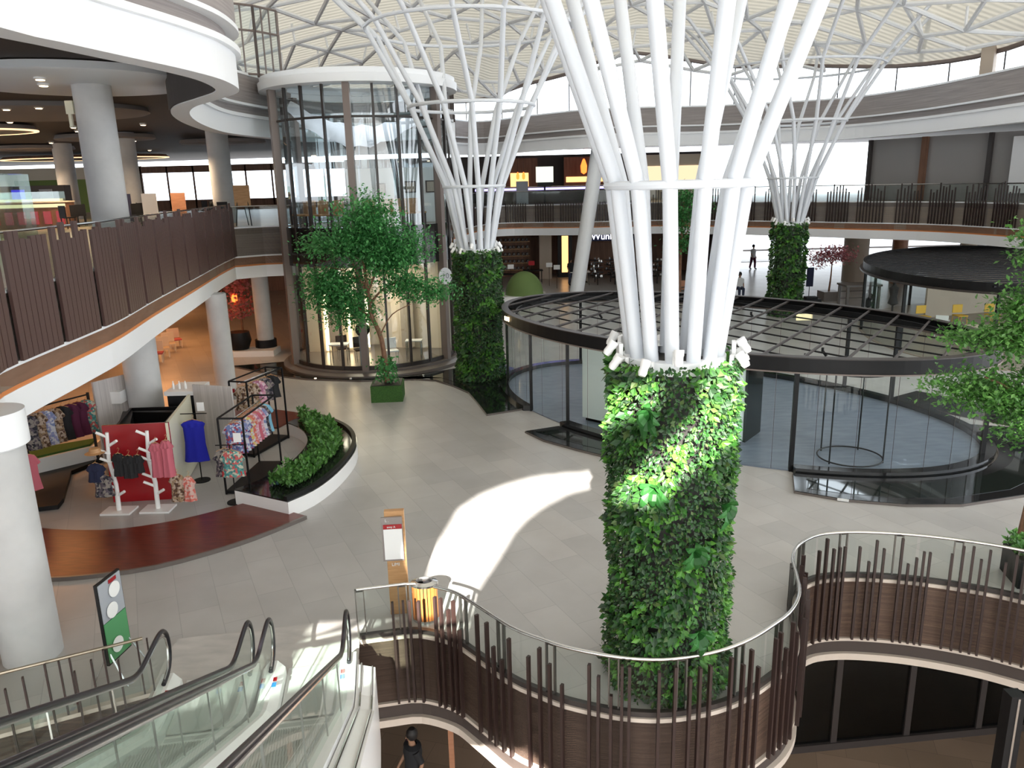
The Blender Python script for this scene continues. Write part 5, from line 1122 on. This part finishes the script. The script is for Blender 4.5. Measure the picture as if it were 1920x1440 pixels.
for x, y, h_ in ((17.2, 34.7, 1.9), (16.5, 35.6, 1.4)):
    t = thing('dress_form', 'dark clothed display figure at the left end of the slatted pavilion' if h_ > 1.5 else 'smaller dark display figure at the left end of the slatted pavilion', 'mannequin', (x, y, .03)); MB().lathe([(.2, 0), (.22, .05), (.05, .08), (.04, h_ * .4), (.22, h_ * .45), (.14, h_ * .62), (.2, h_ * .82), (.06, h_ * .88), (.08, h_ * .97), (0, h_)], n=18).build('figure', 'cloth_black', t, True)

# undercroft on the left: warm lamps, toys and tables
struct('wall_left', MB().box((-26, 52, 1.65), (30, .3, 3.3)), 'brown_wall')
struct('wall_left', MB().box((-36, 25, 1.65), (.3, 60, 3.3)), 'brown_wall')
for x, y, p in ((-12.5, 19, 60), (-13, 25, 75), (-16, 34, 110), (-13, 31, 45), (-20, 42, 110)): spot_area('undercroft_lamp', (x, y, 3.2), 2.5, p, (1, .42, .14))
for i in range(7):
    x, y = -13.6 - i * .15, 27.4 + i * .95
    t = thing('child_chair', ('nearest', 'second', 'third', 'fourth', 'fifth', 'sixth', 'farthest')[i] + ' small pale child chair in the row under the left balcony', 'chair', (x, y, 0), .1 * i); mm = 'cloth_pink' if i % 3 == 0 else 'cream_wall'
    MB().box((0, 0, .35), (.5, .5, .05)).build('seat', mm, t); MB().box((0, .25, .6), (.5, .04, .4)).build('backrest', 'cream_wall', t)
    for sx in (-1, 1):
        for sy in (-1, 1): MB().box((sx * .22, sy * .22, .18), (.05, .05, .36)).build('leg', 'cream_wall', t)
fl_ = thing('flower_display', 'tall display of red and orange flowers with glowing lamps beside the column near the drum', 'flowers', (-11.6, 33.3, 0)); q_ = random.Random(4); m_ = MB()
leaf_cloud(m_, [((q_.gauss(0, .3), q_.gauss(0, .3), q_.uniform(1.2, 2.9)), (q_.uniform(-1, 1), -1, .3)) for _ in range(420)], .16, q_, .2); tag(m_.build('flowers', 'leaf_red', fl_), kind='stuff')
MB().tube([(0, 0, 0), (0, 0, 1.6)], .05, 8).build('stem', 'bark', fl_); MB().lathe([(0, 0), (.12, .05), (.12, .3), (0, .35)], n=12).build('lamp', 'lantern_orange', fl_).location = (-.1, -.3, 1.9)
bb = thing('black_planter', 'black basket planter with a pale kerb at the foot of the column beside the drum', 'planter', (-10.6, 31.2, 0)); MB().box((.1, 0, .12), (1.9, 1.0, .24)).build('kerb', 'plastic_white', bb); MB().lathe([(.35, .25), (.48, .6), (.42, .95), (0, .95)], n=20).build('basket', 'black_metal', bb, True).location = (-.45, 0, 0)

# ================================================================ SIGNS, BIN, POSTER
km = thing('sign_totem', 'wooden totem with white notice board and red header behind the wavy railing', 'sign', (-1.84, 10.95, 0), .08)
MB().box((0, .06, .87), (.30, .10, 1.74)).build('post', 'wood_light', km, bevel=.005); kb_ = MB().box((-.04, -.02, 1.30), (.32, .03, .72)).build('board', 'disc_grey', km)
MB().box((-.03, -.04, 1.22), (.28, .012, .50)).build('notice', 'paper_white', kb_); MB().box((-.03, -.042, 1.51), (.28, .014, .07)).build('red_header', 'box_red', kb_)
text('anny A', .045, 'paper_white', kb_, (-.05, -.052, 1.51), name='header_lettering'); text('L .', .06, 'paper_white', kb_, (-.11, -.04, 1.61), name='board_lettering'); text('LIMI', .07, 'paper_white', km, (-.02, -.0, .86), name='post_lettering')
tb_ = thing('litter_bin', 'oval litter bin with orange-brown wooden slats and steel rim behind the wavy railing', 'bin', (-1.42, 10.8, 0))
for k in range(22):
    a = k * 2 * PI / 22; MB().box((.19 * math.cos(a), .15 * math.sin(a), .32), (.012, .042, .56), a).build('slat', 'wood_orange' if 'wood_orange' in MATS else mat('wood_orange', (.36, .12, .03), .5).name, tb_)
MB().lathe([(.165, .03), (.165, .58)], n=28, sy=.8).build('liner', 'black_metal', tb_); MB().lathe([(.21, .60), (.21, .63), (.13, .66), (.12, .60)], n=28, sy=.8).build('rim', 'steel', tb_, True); MB().lathe([(0, 0), (.2, 0), (.2, .04), (0, .04)], n=24, sy=.8).build('base', 'steel', tb_)
ps = thing('poster_stand', 'slanting food poster on a metal stand behind the glass railing at the lower left', 'poster', (-5.53, 9.55, 0), math.radians(82))
MB().box((0, 0, .9), (.50, .04, 1.2)).build('frame', 'black_metal', ps); MB().box((0, -.025, 1.2), (.46, .012, .56)).build('photo_panel', 'fabric_grey', ps); MB().box((0, -.026, .62), (.46, .012, .58)).build('green_panel', 'poster_green' if 'poster_green' in MATS else mat('poster_green', (.08, .3, .12), .5).name, ps)
for z, mm in ((1.30, 'plastic_white'), (1.04, 'plastic_white'), (.52, 'plastic_white')): MB().lathe([(0, 0), (.11, 0), (.11, .01), (0, .01)], n=20).build('plate_picture', mm, ps).matrix_local = Matrix.Translation((.05 if z > 1.2 else -.05, -.045, z)) @ Matrix.Rotation(PI / 2, 4, 'X')
MB().box((.05, -.04, 1.44), (.16, .006, .05)).build('red_logo', 'box_red', ps)
for x in (-.2, .2): MB().tube([(x, 0, .5), (x * 1.3, -.25, .01)], .012, 6).tube([(x, 0, .5), (x * 1.3, .25, .01)], .012, 6).build('stand_leg', 'steel', ps)
for k in range(5): 
    t = thing('floor_spot', ('leftmost', 'second', 'third', 'fourth', 'fifth')[k] + ' small floor spotlight from the left, on the black kerb before the glass drum', 'lamp', (-8.1 + k * 1.25, 26.62 - .35 * math.sin(k * .7), .07)); MB().lathe([(0, 0), (.06, 0), (.06, .03), (0, .03)], n=12).build('ring', 'steel', t); MB().lathe([(0, .031), (.04, .031), (.04, .036), (0, .036)], n=12).build('lens', 'lamp_warm' if k == 1 else 'plastic_white', t)

# ================================================================ LOWER LEVEL
w4 = struct('window_4', MB().box((8.6, 14.15, -3.3), (7.4, .04, 3.6), .10), 'glass_dark'); fm = MB()
for x in (4.95, 6.54, 8.15, 9.77, 11.4): fm.box((x, 13.79 + (x - 5) * .10, -3.3), (.13, .12, 3.7), .1)
fm.box((8.6, 14.13, -5.07), (7.6, .14, .16), .1); fm.build('window_frame', 'mullion_dark', w4)
struct('wall_lower', MB().box((9, 17.5, -3.3), (10, .2, 3.7)), 'dark_wall'); struct('wall_lower', MB().box((-2.5, 15.2, -3.3), (14.5, .2, 3.7)), 'dark_wall'); struct('wall_lower', MB().box((-9.9, 11, -3.3), (.2, 9, 3.7)), 'dark_wall')
pp_ = thing('red_post', 'thin reddish post on the lower level near the dark-shirted person', 'post', (-1.35, 12.9, -5.15)); MB().box((0, 0, 1.8), (.10, .10, 3.6)).build('shaft', 'terracotta', pp_)
bp_ = thing('black_post', 'thick black post with a steel edge at the lower right corner', 'post', (6.72, 9.15, -5.15)); MB().box((0, 0, 2.4), (.2, .2, 4.8)).build('shaft', 'black_metal', bp_); MB().box((.0, -.105, 2.4), (.03, .01, 4.75)).build('edge_strip', 'steel', bp_)

# ================================================================ PEOPLE
def person(label, loc, rz, top, bottom, hair='hair', skin='skin', pose='walk', scale=1.0, sit=False):
    t = thing('person', label, 'person', loc, rz); t.scale = (scale,) * 3
    J = {}; V = []; E = []; Rr = []
    def j(n_, p, r_): J[n_] = len(V); V.append(p); Rr.append(r_)
    def e(a, b_): E.append((J[a], J[b_]))
    st_ = .16 if pose == 'walk' else .02
    j('pelvis', (0, 0, .95), .125); j('waist', (0, .0, 1.08), .115); j('chest', (0, 0, 1.28), .135); j('neckb', (0, 0, 1.45), .07); j('neck', (0, -.01, 1.52), .052)
    j('headb', (0, -.02, 1.58), .072); j('headm', (0, -.02, 1.66), .092); j('headt', (0, -.01, 1.74), .075)
    for s_, k in ((-1, 'l'), (1, 'r')):
        j('hip' + k, (s_ * .09, 0, .9), .095)
        if sit: j('kn' + k, (s_ * .11, -.42, .88), .062); j('an' + k, (s_ * .11, -.42, .5), .04); j('to' + k, (s_ * .11, -.56, .47), .03)
        else: j('kn' + k, (s_ * .1, -s_ * st_ * .6 - .02, .5), .062); j('an' + k, (s_ * .1, -s_ * st_ + .04, .09), .04); j('to' + k, (s_ * .11, -s_ * st_ - .12, .035), .032)
        j('sh' + k, (s_ * .17, 0, 1.41), .06); j('el' + k, (s_ * .23, s_ * st_ * .5 + .02, 1.13), .042); j('wr' + k, (s_ * .22, s_ * st_ * .6 - .12, .92), .028)
        j('pa' + k, (s_ * .215, s_ * st_ * .6 - .16, .85), .030)
        for q in range(5): j('f%d' % q + k, (s_ * (.215 + (.012 * (q - 2))) - (s_ * .03 if q == 0 else 0), s_ * st_ * .6 - .17 - .02 * (q - 2), .78 if q else .82), .009)
    for a, b_ in (('pelvis', 'waist'), ('waist', 'chest'), ('chest', 'neckb'), ('neckb', 'neck'), ('neck', 'headb'), ('headb', 'headm'), ('headm', 'headt')): e(a, b_)
    for k in 'lr':
        for a, b_ in (('pelvis', 'hip'), ('hip', 'kn'), ('kn', 'an'), ('an', 'to'), ('chest', 'sh'), ('sh', 'el'), ('el', 'wr'), ('wr', 'pa')): e(a if a in J else a + k, b_ + k)
        for q in range(5): e('pa' + k, 'f%d' % q + k)
    me = bpy.data.meshes.new('body'); me.from_pydata(V, E, []); o = bpy.data.objects.new('body', me); C.objects.link(o); o.parent = t
    sk = o.modifiers.new('skin', 'SKIN')
    if not me.skin_vertices: me.attributes.new('skin_vertices', 'FLOAT', 'POINT')
    for i, rr in enumerate(Rr):
        f = 1.0; me.skin_vertices[0].data[i].radius = (rr * (1.25 if i in (0, 1, 2) else 1), rr * (.85 if i in (0, 1, 2) else 1)); me.skin_vertices[0].data[i].use_root = (i == 0)
    su = o.modifiers.new('sub', 'SUBSURF'); su.levels = 1; su.render_levels = 2; me.materials.append(MATS[skin])
    # clothing
    MB().lathe([(.10, 1.48), (.20, 1.44), (.215, 1.3), (.19, 1.1), (.205, .86)], n=20, sy=.82).build('shirt', top, t, True)
    for s_, k in ((-1, 'l'), (1, 'r')):
        MB().tube([V[J['sh' + k]], Vector(V[J['sh' + k]]).lerp(Vector(V[J['el' + k]]), .85)], [.078, .062], 12).build('sleeve', top, t, True)
        MB().tube([V[J['hip' + k]], V[J['kn' + k]], Vector(V[J['kn' + k]]).lerp(Vector(V[J['an' + k]]), .9)], [.125, .085, .068], 12).build('trouser_leg', bottom, t, True)
        MB().tube([V[J['an' + k]], V[J['to' + k]]], [.05, .045], 8).build('shoe', 'cloth_black', t, True)
    MB().lathe([(.0, .135), (.06, .12), (.105, .06), (.112, 0), (.10, -.06), (.085, -.09)], c=(0, .008, 1.68), n=18).build('hair', hair, t, True)
    MB().lathe([(0, -.02), (.014, -.01), (0, .02)], c=(0, -.115, 1.64), n=8).build('nose', skin, t)
    MB().box((-.035, -.104, 1.67), (.02, .008, .01)).box((.035, -.104, 1.67), (.02, .008, .01)).build('eyes', 'hair', t); MB().box((0, -.103, 1.595), (.045, .008, .01)).build('mouth', 'cloth_wine', t)
    return t
person('person in a black shirt on the lower level, seen below the wavy railing', (-2.05, 12.55, -5.15), -1.1, 'cloth_black', 'denim')
person('person in a dark striped shirt and pale shorts on the lower level, by the escalator', (-2.85, 12.5, -5.15), 1.5, 'shirt_stripe', 'beige_wall')
person('person in a white shirt and black trousers standing behind the left clothes stall', (-10.3, 19.9, 0), 2.4, 'shirt_white', 'cloth_black')
person('person in a pale shirt walking outside at the bright opening', (17.9, 57.5, 0), .4, 'shirt_white', 'cloth_wine')
for i, (x, y, tp, lb) in enumerate(((13.1, 44.3, 'shirt_white', 'person in white seated at the tables before the farthest ivy column'), (4.0, 50.8, 'cloth_black', 'person in black at the white market table, left one'), (5.0, 51.9, 'cloth_wine', 'person in dark red at the white market table, right one'))):
    person(lb, (x, y, 0 if i else -.45), .5 * i, tp, 'denim', pose='stand', sit=(i == 0))
